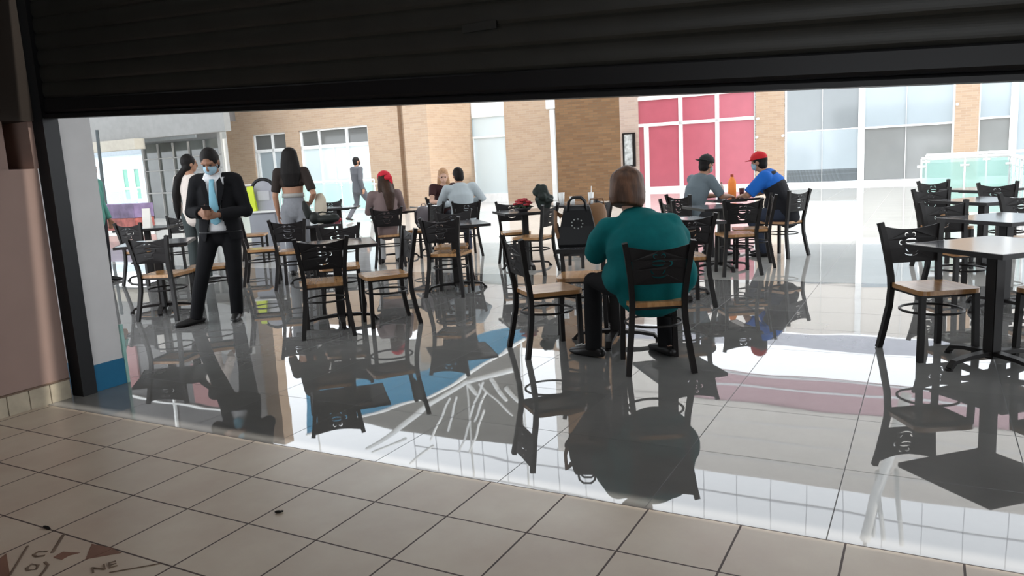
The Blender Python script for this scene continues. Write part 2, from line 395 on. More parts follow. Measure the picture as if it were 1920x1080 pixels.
# shaded pillar + downpipe + pier at v = 24
mall('wall_pillar', prism([(-10.68, 23.0), (-8.5, 23.0), (-9.35, 24.9), (-10.9, 24.9)], 0, 8), BRICKD)
mall('wall_far_3', B(-13.1, -11.15, 24, 24.6, 0, 5.3), BRICK)
mall('trim_7', B(-11.32, -11.12, 23.9, 24.06, 0, 3.05), WHITE, bevel=.02)
mall('trim_8', B(-11.42, -11.04, 23.84, 24.06, 3.05, 5.2), WHITE, bevel=.02)
window(5, 24.0, [(-15.3, -14.78, .3, 2.2, GL_D), (-15.3, -14.78, 2.25, 2.98, GL_U), (-14.6, -13.1, .3, 2.3, GL_W), (-14.6, -13.1, 2.3, 2.98, GL_W)],
       [(-15.4, -13.1, 2.98, 3.6), (-15.3, -13.1, 2.26, 2.33), (-14.78, -14.55, .3, 2.98), (-15.4, -13.1, 0, .3), (-14.42, -14.4, .3, 2.26)], GL_L)
mall('wall_far_5', B(-15.4, -13.1, 24.02, 24.4, 3.6, 5.3), WHITE)
# left block: brick with two windows (v = 21.5) and pier
mall('wall_left_block', (lambda bm: (B(-24, -22.62, 21.5, 22, 0, 9.4, bm), B(-20.95, -20.28, 21.5, 22, 0, 2.9, bm), B(-17.12, -15.80, 21.5, 22, 0, 2.9, bm), B(-22.62, -15.80, 21.5, 22, 2.9, 4.3, bm), B(-22.62, -20.9, 21.5, 22, 0, .1, bm))[0])(bmesh.new()), BRICK)
mall('wall_left_recess', B(-15.9, -15.3, 21.7, 22.1, 0, 4.3), BRICK)
mall('wall_left_pier', B(-15.37, -14.42, 21.2, 23.99, 0, 5.3), BRICK)
window(6, 21.56, [(-22.6, -20.95, .1, 2.26, GL_L), (-22.6, -20.95, 2.3, 2.88, GL_U)],
       [(-22.62, -20.95, 2.22, 2.33), (-22.62, -20.95, 2.84, 2.9), (-21.72, -21.64, .1, 2.88), (-22.5, -22.42, .1, 2.22), (-22.62, -22.56, 0, 2.9), (-21.0, -20.94, 0, 2.9)], GL_L)
window(7, 21.56, [(-20.28, -17.12, .02, 2.26, GL_W), (-20.28, -17.12, 2.3, 2.88, GL_U)],
       [(-20.28, -17.12, 2.22, 2.34), (-20.28, -20.2, 0, 2.9), (-17.18, -17.1, 0, 2.9), (-20.28, -17.12, 2.84, 2.9), (-19.42, -19.34, 0, 2.88), (-18.16, -18.06, 0, 2.88), (-18.78, -18.74, 0, 2.22)], GL_W)
mall('trim_9', B(-24.35, -23.98, 21.2, 21.7, 0, 9.4), WHITE)
# glass railing in front of the left block
RAILG = glass_mat('railing_glass', (.42, .66, .61), .42)
RAILM = mat('white_rail_metal', (.78, .79, .80), .3, .3)
def rail(name, label, pts, h=1.05, post=1.3, double=False):
    r = thing(name, label, 'railing', pts[0])
    L = [Vector(q)-Vector(pts[0]) for q in pts]
    obj('handrail', tube([q+Vector((0, 0, h)) for q in L], .03, seg=8), RAILM, r, True)
    for a, b in zip(L, L[1:]):
        d = b-a; n = max(1, round(d.length/post)); t = d.normalized(); nr = Vector((-t.y, t.x, 0))
        for k in range(n):
            q0, q1 = a+d*(k+.02)/n, a+d*(k+.98)/n
            bm = bmesh.new(); vs = []
            for s in (-.006, .006):
                for q, z in ((q0, .08), (q1, .08), (q1, h-.08), (q0, h-.08)): vs.append(bm.verts.new(q+nr*s+Vector((0, 0, z))))
            for f in ((0, 1, 2, 3), (7, 6, 5, 4), (0, 4, 5, 1), (1, 5, 6, 2), (2, 6, 7, 3), (3, 7, 4, 0)): bm.faces.new([vs[i] for i in f])
            obj('glass_panel', bm, RAILG, r)
        for k in range(n+1):
            q = a+d*k/n
            bm = tube([q, q+Vector((0, 0, h))], .018, seg=8); tube([q+Vector((0, 0, 0)), q+Vector((0, 0, .02))], .05, bm, seg=10)
            for z in (.2, h-.14): tube([q-t*.07+Vector((0, 0, z)), q+t*.07+Vector((0, 0, z))], .022, bm, seg=8)
            obj('rail_post', bm, RAILM, r, True)
    return r
rail('glass_railing', 'pale green glass railing in front of the windows of the left brick block', [UV(-24.2, 20.1), UV(-15.9, 20.1)])
A_ = Vector((7.5, 14.0, 0))
rail('glass_railing', 'pale green glass railing with white handrail turning a corner behind the right-hand chairs', [A_+DN*.0, A_+DU*1.35, A_+DU*1.35-DN*2.6], post=.7)
rail('glass_railing', 'long white-topped glass railing farther off, behind the corner railing at right', [Vector((9.1, 16.8, 0)), Vector((9.1, 16.8, 0))+DU*4.5+DN*1.0], post=1.2)

# ------------------------------------------------------------------ far left: dark glazed pavilion, opening to a white block
def LW(px, py, v): return W(px, py, v)
vp = 19.0
a, b, c = LW(265, 265, vp), LW(412, 265, vp), LW(265, 410, vp)
DKG = mat('dark_reflecting_glass', (.10, .11, .105), .06, 0, .7, .5, .5)
bars = [(a.x-.06, a.x+.04, 0, 2.75), (b.x-.1, b.x+.05, 0, 3.6)]
for k in range(1, 5): bars.append((a.x+(b.x-a.x)*k/5-.02, a.x+(b.x-a.x)*k/5+.02, .1, 2.7))
bars += [(a.x, b.x, .9, .95), (a.x, b.x, 2.15, 2.19), (a.x, b.x, 1.72, 1.75)]
window(8, vp, [(a.x, b.x, 0, 2.72, DKG)], [], DKG)
wfb = bpy.data.objects['window_8']
FRG = mat('grey_mullion', (.26, .26, .25), .4)
for (q0, q1, q2, q3) in bars: obj('frame_bar', B(q0, q1, vp-.01, vp+.08, q2, q3), FRG, wfb)
mall('wall_pavilion', B(a.x-3.2, b.x, vp+.12, vp+.3, 2.7, 3.7), mat('pavilion_beam', (.20, .205, .20), .7))
sg0, sg1 = LW(240, 224, vp-.3), LW(368, 258, vp-.3)
sgn = thing('shop_sign_panel', 'blank pale grey sign panel above the dark glass shop at far left', 'sign', UV((sg0.x+sg1.x)/2, vp-.3, sg1.z), YAW)
obj('panel_board', B(-(sg1.x-sg0.x)/2, (sg1.x-sg0.x)/2, -.04, .04, 0, .75), mat('sign_grey', (.25, .27, .275), .5), sgn, bevel=.01)
obj('hanger', B(-.9, -.86, .04, .42, .3, .4), FRG, sgn); obj('hanger', B(.86, .9, .04, .42, .3, .4), FRG, sgn)
rs0, rs1 = LW(362, 210, vp-.2), LW(404, 221, vp-.2)
rsg = thing('red_sign', 'red shop sign half hidden by the shutter at upper left', 'sign', UV((rs0.x+rs1.x)/2, vp-.2, rs1.z), YAW)
obj('panel_board', B(-(rs1.x-rs0.x)/2, (rs1.x-rs0.x)/2, -.04, .3, 0, .5), mat('sign_red', (.55, .05, .07), .5), rsg, bevel=.01)
# beige beam over the opening, steel post
a2, b2 = LW(150, 255, 17.5), LW(263, 278, 17.5)
mall('trim_10', B(a2.x-1.5, b2.x, 17.3, 17.7, b2.z-.02, b2.z+.33), mat('beige_beam', (.36, .335, .285), .6))
mall('trim_11', B(a2.x-1.5, LW(412, 220, 17.6).x, 17.75, 18.0, b2.z+.33, b2.z+2.0), mat('grey_fascia', (.20, .20, .195), .6))
q0, q1 = LW(183, 255, 16.8), LW(191, 330, 16.8)
st = thing('steel_post', 'thin grey steel post leaning above the young man at far left', 'post', UV(q1.x, 16.8, 0), YAW)
obj('shaft', tube([(0, 0, 0), (0, 0, q1.z), (q0.x-q1.x, 0, q0.z+.2)], .055), mat('post_steel', (.05, .06, .065), .5, .2), st)
obj('base_plate', B(-.12, .12, -.12, .12, 0, .02), STEEL, st)
# white building behind the opening with green windows
vb = 33.0
a3, b3 = LW(100, 270, vb), LW(320, 400, vb)
mall('wall_back', B(a3.x-4, b3.x+2, vb, vb+.4, 0, 4.6), mat('white_building_paint', (.42, .48, .51), .7))
mall('trim_12', B(a3.x-4, b3.x+2, vb-.2, vb, LW(230, 291, vb).z, LW(230, 281, vb).z), mat('grey_band', (.22, .25, .27), .6))
g0, g1 = LW(231, 318, vb), LW(246, 358, vb); g2, g3 = LW(252, 318, vb), LW(266, 350, vb)
GRN = mat('green_window_glass', (.10, .27, .20), .1, 0, .6)
window(9, vb-.1, [(g0.x, g1.x, .3, g0.z, GRN), (g2.x, g3.x, .3, g2.z, GRN)], [(g0.x-.1, g3.x+.1, g0.z, g0.z+.1), (g0.x-.1, g0.x, .2, g0.z), (g1.x, g2.x, .2, g0.z), (g3.x, g3.x+.1, .2, g0.z), (g0.x, g3.x, .95, 1.05)], GRN)
rail('glass_railing', 'pale green glass railing at far left, seen through the opening behind the young man', [UV(LW(160, 400, 22).x-1, 22.0), UV(LW(262, 400, 22).x, 22.0)], h=1.08)
# tall dark glazed front above the pavilion
mall('wall_tall_left', B(a.x-9, b.x, vp+.35, vp+.8, 3.3, 15), mat('dark_tall_glass', (.085, .08, .078), .25, 0, .4, .3, .4))
mall('trim_26', (lambda bm: (B(a.x-5, a.x-2.4, vp+.28, vp+.35, 5.2, 6.9, bm), B(a.x+.8, a.x+2.4, vp+.28, vp+.35, 5.6, 7.2, bm))[0])(bmesh.new()), mat('dull_pink_panel', (.30, .15, .15), .6))
mall('trim_27', (lambda bm: (B(a.x-6, b.x, vp+.26, vp+.35, 4.6, 4.68, bm), B(a.x-6, b.x, vp+.26, vp+.35, 7.3, 7.38, bm), B(a.x-.5, a.x-.4, vp+.26, vp+.35, 3.4, 9, bm))[0])(bmesh.new()), WHITE)
# low painted counter
c0, c1 = LW(190, 405, 13.6), LW(252, 470, 13.6)
cn = thing('painted_counter', 'low counter painted purple and red at far left beside the grey wall end', 'counter', UV((c0.x+c1.x)/2-.3, 13.6, 0), YAW)
hwc = (c1.x-c0.x)/2+.5
obj('counter_body', B(-hwc, hwc, 0, .6, .08, .42), mat('counter_red', (.27, .075, .065), .5, var=.5, scale=5), cn, bevel=.01)
obj('counter_upper', B(-hwc-.01, hwc+.01, -.01, .61, .42, .80), mat('counter_purple', (.13, .095, .17), .5, var=.4, scale=3), cn, bevel=.01)
obj('plinth', B(-hwc+.03, hwc-.03, .03, .57, 0, .08), WHITE, cn)

# ------------------------------------------------------------------ upper level (seen only as reflections in the floor)

TRB = translucent('added_blue_sheet', (.32, .61, .78), .9)
TRP = translucent('frosted_pink_panel', (.72, .60, .62), .9)
def upper(u0_, u1_, v, z0_, z1_, m, n):
    o = mall('trim_%d' % n, B(u0_, u1_, v, v+.05, z0_, z1_), m); return o
upper(-14, 9, 28.95, 5.35, 5.9, mat('upper_ledge', (.55, .56, .62), .6), 20)
upper(-8.2, 9, 29.0, 7.0, 8.2, TRP, 21)
upper(-14, 9, 29.0, 8.2, 11.2, TRW, 22)
upper(-14, -8.2, 29.0, 5.9, 8.2, TRW, 25)
TRG = translucent('frosted_grey_panel', (.50, .49, .47), .9)
upper(-23, -13.1, 24.2, 5.3, 9.2, TRG, 23)
def mull():
    bm = bmesh.new()
    for k in range(26): u = -22+k*1.3; B(u-.014, u+.014, 29.3, 29.36, 11.2, 17.5, bm)
    for z in (11.3, 12.2, 13.4, 15): B(-22, 10, 29.3, 29.36, z-.03, z+.03, bm)
    for z in (8.9, 9.6, 10.4): B(-14, 9, 28.9, 28.94, z-.012, z+.012, bm)
    for z in (7.05, 7.5): B(-8.2, 9, 28.9, 28.94, z-.05, z+.03, bm)
    return bm
mall('trim_24', mull(), mat('skylight_bar', (.72, .73, .75), .5))
cp = thing('blue_hung_sheet', 'sloping blue sheet added above the walkway, mirrored in the dark floor', 'added sheet', UV(-15, 20, 0), YAW)  # blue sheet added for the blue strip mirrored in the floor
obj('sheet', prism([(-4.87, 8.04), (.59, 6.19), (2.48, 5.05), (4.41, 3.89), (4.44, 3.45), (2.56, 3.91), (.68, 5.2), (-4.65, 6.29)], 0, .04, axes='xz'), TRB, cp)
obj('rim', tube([(-4.87, -.02, 8.04), (.59, -.02, 6.19), (2.48, -.02, 5.05), (4.41, -.02, 3.89)], .05, seg=6), WHITE, cp)
obj('hanger', tube([(4.2, .1, 3.9), (4.2, .1, 9)], .03), WHITE, cp); obj('hanger', tube([(-4.4, .1, 7.6), (-4.4, .1, 10)], .03), WHITE, cp)
tr = thing('steel_roof_truss', 'white branching steel roof truss, seen as thin lines mirrored in the floor', 'truss', UV(-11.5, 18, 0), YAW)
SEG = [((-15.36, 7.27), (-11.52, 4.73), .07), ((-11.52, 4.73), (-9.9, 4.24), .07), ((-11.52, 4.73), (-11.22, 5.06), .06), ((-10.67, 4.6), (-10.24, 5.16), .06), ((-10.2, 4.81), (-9.85, 5.15), .06),
       ((-12.13, 5.34), (-12.9, 6.63), .035), ((-11.89, 5.27), (-12.26, 6.29), .035), ((-10.95, 4.72), (-11.47, 5.77), .035), ((-10.87, 4.96), (-11.32, 5.91), .035),
       ((-11.08, 4.78), (-10.08, 5.61), .03), ((-11.48, 5.93), (-11.94, 6.97), .035), ((-10.99, 5.56), (-11.57, 6.92), .035), ((-12.84, 6.84), (-13.72, 7.56), .04), ((-13.84, 6.72), (-15.14, 7.42), .05)]
for (p, q, r_) in SEG: obj('tube', tube([(p[0]+11.5, 0, p[1]), (q[0]+11.5, 0, q[1])], r_, seg=8, round_caps=True), WHITE, tr, True)
obj('hanger', tube([(-.02, .05, 4.75), (-.02, .05, 10)], .03), WHITE, tr, True)
tr2 = thing('steel_roof_truss', 'white steel mast with thin struts at right, mirrored beside the right table', 'truss', UV(-1, 18, 0), YAW)
for (p, q, r_) in [((-1.08, 7.5), (-.31, 4.01), .11), ((-.7, 7.42), (-.84, 5.8), .05), ((-.32, 7.48), (-.47, 5.74), .05), ((-.84, 5.8), (-.9, 7.4), .03)]:
    obj('tube', tube([(p[0]+1, 0, p[1]), (q[0]+1, 0, q[1])], r_, seg=8), WHITE, tr2, True)
obj('hanger', tube([(-.08, .05, 7.4), (-.08, .05, 10)], .04), WHITE, tr2, True)

# ------------------------------------------------------------------ shop floor details
CI = mat('inlay_brown', (.17, .115, .08), .5, var=.2)
CR = mat('inlay_red_brown', (.22, .11, .075), .5, var=.2)
g = G(150, 1062); cpx = thing('compass_inlay', 'faded brown compass drawing with letters NE on the beige floor tiles', 'floor inlay', (g.x, g.y, .0005))
def flat(name, pts, m):
    bm = bmesh.new(); vs = [bm.verts.new(G(x, y)-g) for x, y in pts]; vs2 = [bm.verts.new(v.co+Vector((0, 0, .0012))) for v in vs]
    n = len(vs); bm.faces.new(vs); bm.faces.new(vs2[::-1])
    for i in range(n): bm.faces.new((vs[i], vs2[i], vs2[(i+1) % n], vs[(i+1) % n]))
    return obj(name, bm, m, cpx)
flat('compass_point', [(172, 1020), (213, 1029), (160, 1050)], CR)
flat('compass_point', [(213, 1030), (228, 1037), (165, 1048)], CR)
flat('compass_point', [(-6, 1052), (12, 1038), (20, 1085), (-8, 1090)], CR)
def stroke(pts, wd):
    P_ = [G(x, y)-g+Vector((0, 0, .001)) for x, y in pts]
    return obj('line', tube(P_, [(wd, .001)]*len(P_), seg=6, lat=(1, .2, 0)), CI, cpx)
stroke([(119, 1003), (98, 1037)], .007); stroke([(52, 1024), (18, 1080)], .005); stroke([(300, 1057), (205, 1074)], .004)
stroke([(90, 1034), (72, 1035), (63, 1040), (68, 1044), (84, 1042)], .006); stroke([(84, 1054), (90, 1060), (84, 1070), (72, 1084)], .006)
flat('arrow', [(100, 1045), (118, 1035), (132, 1036), (150, 1037), (130, 1042), (116, 1050)], CR)
stroke([(50, 1066), (60, 1058), (72, 1060), (68, 1068), (52, 1070), (50, 1066)], .006)
tm = text_mesh('NE', .07, .002); to = link('letters', tm, CI, cpx); gt = G(195, 1064)-g; to.location = (gt.x, gt.y, .001); to.rotation_euler = (0, 0, math.radians(32))
DEB = mat('dark_debris', (.012, .010, .008), .8)
d1 = G(522, 962); bm = ell((0, 0, .006), (.016, .007, .006)); ell((.014, .006, .005), (.007, .005, .004), bm)
o = obj('floor_debris', bm, DEB, smooth=True); o.location = d1; tag(o, 'small dark scrap lying on the beige tile near the middle', 'debris')
d2 = G(87, 990); bm = ell((0, 0, .005), (.02, .005, .005)); ell((.02, -.004, .004), (.012, .004, .004), bm)
o = obj('floor_debris', bm, DEB, smooth=True); o.location = d2; o.rotation_euler = (0, 0, -.4); tag(o, 'small dark scrap lying on the grout line by the compass drawing', 'debris')

# ================================================================== FURNITURE
def ellipse_band(cx, cz, rx, rz, th, a0, a1, n=12):
    o_, i_ = [], []
    for k in range(n+1):
        a = a0+(a1-a0)*k/n
        f = math.sin(PI*k/n)*.8+.2
        o_.append((cx+(rx+th*f/2)*math.cos(a), cz+(rz+th*f/2)*math.sin(a))); i_.append((cx+(rx-th*f/2)*math.cos(a), cz+(rz-th*f/2)*math.sin(a)))
    return o_+i_[::-1]
def backrest_mesh():
    out = []
    for k in range(13):
        x = -.192+.384*k/12; out.append((x, .835-.030*math.cos(x/.192*PI/2)**1))
    out += [(.165, .585), (-.165, .585)]
    out = out[::-1]
    c, z = 0.0, .70
    H = [ellipse_band(c-.024, z+.068, .013, .013, .008, .3, 4.6), ellipse_band(c+.024, z+.068, .013, .013, .008, -1.2, 3.1),
         ellipse_band(c-.005, z+.026, .042, .013, .010, .25, PI-.25), ellipse_band(c-.005, z+.022, .042, .014, .010, PI+.25, 2*PI-.25),
         ellipse_band(c+.066, z+.018, .015, .015, .009, -1.9, 2.0),
         ellipse_band(c-.008, z-.012, .046, .042, .010, PI+.2, PI+1.05), ellipse_band(c-.008, z-.012, .046, .042, .010, 2*PI-1.0, 2*PI-.1),
         ellipse_band(c, z-.048, .05, .022, .010, PI+.3, 2*PI-.3),
         [(-.172, .68), (-.167, .68), (-.169, .74), (-.175, .74)], [(.172, .68), (.167, .68), (.169, .74), (.175, .74)]]
    me = cutout(out, H, .006, 'backrest')
    for v in me.vertices:
        z_ = v.co.z; t = (z_-.5)/.36
        v.co.y += -.205-.05*t+ -.022*(1-(v.co.x/.2)**2)
    return me
def make_chair():
    t = thing('cafe_chair', '', 'chair')
    bm = bmesh.new(); poly = []
    for (cx, cy, a0, rr) in ((.15, .16, 0, .05), (-.15, .16, PI/2, .05), (-.14, -.15, PI, .04), (.14, -.15, 1.5*PI, .04)):
        for k in range(5): a = a0+PI/2*k/4; poly.append((cx+rr*math.cos(a), cy+rr*math.sin(a)))
    prism(poly, .432, .462, bm); obj('seat', bm, WOOD, t, bevel=.006)
    bm = tube([(-.17, .17, .425), (.17, .17, .425), (.158, -.17, .425), (-.158, -.17, .425)], .012, square=True, closed=True, lat=(0, 0, 1)); obj('seat_frame', bm, STEEL, t)
    for s in (-1, 1):
        pts = [(s*.215, -.262, .86), (s*.20, -.248, .78), (s*.178, -.222, .62), (s*.168, -.20, .50), (s*.168, -.192, .42), (s*.176, -.196, .30), (s*.195, -.222, .14), (s*.212, -.25, 0)]
        obj('leg', tube(pts, [.0175]*8, square=True, lat=(1, 0, 0)), STEEL, t, bevel=.004)
        obj('leg', tube([(s*.175, .172, .43), (s*.185, .18, 0)], .0165, square=True, lat=(1, 0, 0)), STEEL, t, bevel=.004)
    ring = [(.186*math.cos(a)*1.0, .192*math.sin(a)-.008, .30) for a in [2*PI*k/28 for k in range(28)]]
    obj('stretcher', tube(ring, .0085, seg=6, closed=True, lat=(0, 0, 1)), STEEL, t, True)
    link('backrest', backrest_mesh(), STEELB, t)
    return t
chair0 = make_chair(); used = []
def chair(x, y, deg, label, group=None):
    rz = math.radians(deg)
    if not used:
        used.append(1); chair0.location = (x, y, 0); chair0.rotation_euler = (0, 0, rz); chair0['label'] = label
        chair0['group'] = 'cafe chairs with cup cut-outs'; return chair0
    return dup(chair0, (x, y, 0), rz, label, 'cafe chairs with cup cut-outs')
def make_table(s=.70):
    t = thing('cafe_table', '', 'table')
    obj('tabletop', B(-s/2+.004, s/2-.004, -s/2+.004, s/2-.004, .722, .75), TOPM, t, bevel=.003)
    bm = tube([(-s/2, -s/2, .735), (s/2, -s/2, .735), (s/2, s/2, .735), (-s/2, s/2, .735)], [(.0145, .006)]*4, square=True, closed=True, lat=(0, 0, 1)); obj('edge_band', bm, EDGE, t)
    obj('pedestal', B(-.038, .038, -.038, .038, .04, .70), STEEL, t, bevel=.006)
    obj('top_plate', B(-.2, .2, -.2, .2, .70, .721), STEEL, t)
    for k in range(4):
        a = PI/2*k; d = Vector((math.cos(a), math.sin(a), 0)); n = Vector((-d.y, d.x, 0))
        pts = [d*.03+Vector((0, 0, .075)), d*.18+Vector((0, 0, .068)), d*.29+Vector((0, 0, .05)), d*.325+Vector((0, 0, .012))]
        bm = tube(pts, [(.03, .014), (.026, .012), (.022, .011), (.02, .01)], square=True, lat=n)
        tube([d*.325, d*.325+Vector((0, 0, .014))], .024, bm, seg=10); obj('base_foot', bm, STEEL, t)
    return t
table0 = make_table(); usedt = []
def table(x, y, deg, label):
    rz = math.radians(deg)
    if not usedt:
        usedt.append(1); table0.location = (x, y, 0); table0.rotation_euler = (0, 0, rz); table0['label'] = label; table0['group'] = 'cafe tables'; return table0
    return dup(table0, (x, y, 0), rz, label, 'cafe tables')

table(2.95, 4.62, 16, 'large grey square cafe table at front right, cut by the frame edge')
table(.78, 5.78, -18, 'cafe table with the black tote bag in front of the teal-bloused woman')
table(-1.60, 7.05, 15, 'empty grey cafe table behind the front middle chair, right of the suited man')
table(-3.78, 8.25, 15, 'empty grey cafe table left of the suited man, by the grey wall end')
table(-.62, 8.62, 14, 'cafe table left of centre with pale light on its right corner')
table(-2.50, 9.85, 12, 'cafe table carrying black bag and red wallet, before the long-haired standing woman')
table(-5.15, 11.0, 10, 'cafe table carrying a white folded card at far left')
table(-1.75, 11.95, 5, 'cafe table hidden in front of the seated woman with red headscarf')
table(-3.05, 14.0, 5, 'small far cafe table beside the legs of the walking man')
table(-1.15, 12.65, 25, 'cafe table with white sheets between seated couple near the brick pier')
table(.22, 10.15, 14, 'cafe table carrying the red flowers and dark bundle, before shaded pillar')
table(.98, 11.2, 5, 'cafe table with white cups seen over the black tote bag')
table(1.62, 7.45, 10, 'cafe table just right of the teal-bloused woman, behind her chair')
table(2.52, 9.1, 8, 'cafe table at centre right with three empty chairs around it')
table(3.0, 10.56, 10, 'cafe table with orange bottle between the two capped men')
table(3.99, 6.14, 16, 'grey cafe table behind the front right table')
table(4.95, 8.0, 16, 'grey cafe table in the third row at right')
table(6.0, 9.7, 16, 'farthest grey cafe table at right, before the glass railing')

chair(2.74, 4.93, 184, 'empty cafe chair at front right, pushed under the large right table')
chair(3.38, 4.58, 104, 'cafe chair cut by the right frame edge at the front right table')
chair(.93, 5.03, 0, 'cafe chair on which the woman in the teal blouse sits')
chair(.26, 5.62, -72, 'empty cafe chair in side view left of the teal-bloused woman')
chair(.58, 6.22, 172, 'cafe chair half hidden behind table and tote of the teal-bloused woman')
chair(-1.63, 6.66, 13, 'empty cafe chair seen from behind at front middle, right of suited man')
chair(-1.15, 6.93, 112, 'empty cafe chair in profile facing left at the front middle table')
chair(-1.72, 7.72, 190, 'cafe chair facing the viewer behind the empty front middle table')
chair(-3.55, 7.88, -8, 'empty cafe chair seen from behind directly left of the suited man')
chair(-3.27, 8.32, 105, 'cafe chair half hidden behind the suited man, its wooden seat showing left')
chair(-5.02, 10.6, -18, 'cafe chair by the purple counter beside the grey wall end')
chair(-5.0, 11.55, 178, 'cafe chair facing the viewer behind the white folded card')
chair(-2.66, 9.50, 2, 'cafe chair seen from behind, under the long-haired standing woman in dark top')
chair(-3.2, 9.95, -78, 'cafe chair whose wooden seat shows just right of the suited man')
chair(-4.15, 12.5, -85, 'far cafe chair behind suited man, below the bright yellow sign')
chair(-.66, 8.36, -15, 'empty cafe chair seen from behind, left of centre, cup cut-out lit')
chair(-.68, 9.08, 178, 'cafe chair facing the viewer across the table left of centre')
chair(-1.72, 11.1, 4, 'cafe chair of the seated woman with the red headscarf')
chair(-1.28, 11.55, 65, 'cafe chair carrying the grey backpack beside the woman with red headscarf')
chair(-3.40, 14.55, 176, 'far cafe chair between long-haired standing woman and walking man')
chair(-3.45, 13.2, -15, 'cafe chair partly behind the long-haired standing woman, right of her hip')
chair(-.68, 11.85, 14, 'cafe chair of the man in the pale shirt with his back turned')
chair(-1.14, 13.3, 195, 'far cafe chair of the fair-haired woman by the brick pier')
chair(.08, 10.45, 186, 'cafe chair with pale posts behind the red flowers table')
chair(.30, 9.62, 60, 'cafe chair turned sideways under the dark bundle')
chair(1.02, 10.0, 112, 'far cafe chair showing above the black tote bag')
chair(1.60, 7.05, 4, 'cafe chair seen from behind at the right shoulder of teal-bloused woman')
chair(2.58, 8.72, 0, 'empty cafe chair seen from behind, bright cup cut-out, at centre right')
chair(2.90, 9.2, 78, 'cafe chair in side view with leaning post left of red-capped man')
chair(2.12, 9.1, -82, 'cafe chair facing right, partly behind others at the centre right table')
chair(3.53, 9.92, 34, 'cafe chair of the man in the red cap')
chair(2.44, 10.2, -58, 'cafe chair of the man in the grey cap')
chair(3.83, 6.46, 186, 'cafe chair facing the viewer in the second row at right')
chair(4.86, 7.0, 184, 'cafe chair in the second row at right, cut by the frame edge')
chair(4.74, 8.32, 186, 'cafe chair facing the viewer in the third row at right')
chair(5.66, 9.95, 186, 'cafe chair facing the viewer in the farthest row at right, left one')
chair(5.72, 8.8, 172, 'cafe chair in a back row at right below the corner of glass railing')

# ================================================================== PEOPLE
SK = {'tan': mat('skin_tan', (.33, .175, .11), .55, var=.04), 'dark': mat('skin_brown', (.22, .11, .068), .55, var=.04), 'fair': mat('skin_fair', (.50, .31, .23), .55, var=.04)}
HAIRB = mat('black_hair', (.008, .0065, .006), .6, 0, .15, var=.4, scale=40, stretch=(1, 1, .1), bump=.3); HAIRD = mat('dark_brown_hair', (.035, .018, .011), .6, 0, .18, var=.3, scale=40)
HAIRC = mat('copper_brown_hair', (.085, .040, .022), .5, 0, .3, var=.55, scale=30, stretch=(1, 1, .08), bump=.4); HAIRF = mat('fair_hair', (.38, .22, .12), .6, 0, .18, var=.25, scale=35)
MASKB = mat('pale_blue_mask', (.29, .42, .50), .85); MASKK = mat('black_mask', (.012, .012, .013), .7); EYE = mat('eye_dark', (.01, .008, .007), .2)
SHOE = mat('black_shoe', (.012, .011, .011), .35)
def V(*a): return Vector(a)
def stand(s=1.0):
    J = dict(pel=V(0, 0, .93), chest=V(0, 0, 1.27), neck=V(0, -.01, 1.45), head=V(0, .02, 1.60), hd=V(0, 1, 0))
    for n, k in (('R', 1), ('L', -1)):
        J['sh'+n] = V(k*.175, -.01, 1.40); J['el'+n] = V(k*.23, -.03, 1.12); J['wr'+n] = V(k*.24, .06, .88); J['hn'+n] = V(0, .15, -1)
        J['hi'+n] = V(k*.09, 0, .90); J['kn'+n] = V(k*.10, .02, .49); J['an'+n] = V(k*.10, 0, .08); J['to'+n] = V(k*.15, 1, 0)
    for q in J:
        if q not in ('hd', 'hnR', 'hnL', 'toR', 'toL'): J[q] = J[q]*s
    return J
def seat(lean=.06, s=1.0):
    J = dict(pel=V(0, -.06, .57), chest=V(0, -.02+lean*.6, .90), neck=V(0, -.02+lean*1.25, 1.08), head=V(0, .03+lean*1.5, 1.22), hd=V(0, 1, -.15))
    for n, k in (('R', 1), ('L', -1)):
        J['sh'+n] = V(k*.175, -.02+lean*1.1, 1.03); J['el'+n] = V(k*.23, .14+lean, .80); J['wr'+n] = V(k*.12, .38+lean, .79); J['hn'+n] = V(-k*.3, 1, -.1)
        J['hi'+n] = V(k*.10, -.02, .545); J['kn'+n] = V(k*.13, .38, .53); J['an'+n] = V(k*.13, .34, .08); J['to'+n] = V(k*.1, 1, 0)
    return J
def hand(bm, wr, d, palm_n, side, curl=.5, s=1.0):
    """five fingers; side: thumb side vector"""
    d = d.normalized(); sd = (side-d*side.dot(d)).normalized(); pn = d.cross(sd)
    if pn.dot(palm_n) < 0: pn = -pn
    tube([wr-d*.01, wr+d*.03*s, wr+d*.085*s], [(.024*s, .017*s), (.036*s, .016*s), (.04*s, .014*s)], bm, seg=10, lat=sd, round_caps=True)
    for i, (o_, l, c) in enumerate(((.030, .068, .9), (.010, .076, 1), (-.011, .072, 1.05), (-.030, .056, 1.15))):
        p = wr+(d*.082+sd*o_)*s; pts = [p-d*.02*s, p]; dr = d.copy(); a = curl*c*.75
        for f in (.45, .32, .23):
            dr = (dr*math.cos(a)+pn*math.sin(a)).normalized(); pn2 = pn
            pts.append(pts[-1]+dr*l*f*s); pn = (pn2*math.cos(a)-d*0).normalized()
        tube(pts, [.0095*s, .0093*s, .0088*s, .0082*s, .0072*s], bm, seg=8, round_caps=True)
    t0 = wr+(d*.025+sd*.028)*s
    tube([t0, t0+(sd*.8+d*.7).normalized()*.035*s+pn*.006, t0+(sd*.55+d*.85).normalized()*.065*s+pn*.018], [.012*s, .0105*s, .0085*s], bm, seg=8, round_caps=True)
def head_axes(J):
    hd = J['hd'].normalized(); z = V(0, 0, 1); z = J.get('hu', z); z = (z-hd*z.dot(hd)).normalized(); x = hd.cross(z); return x, hd, z
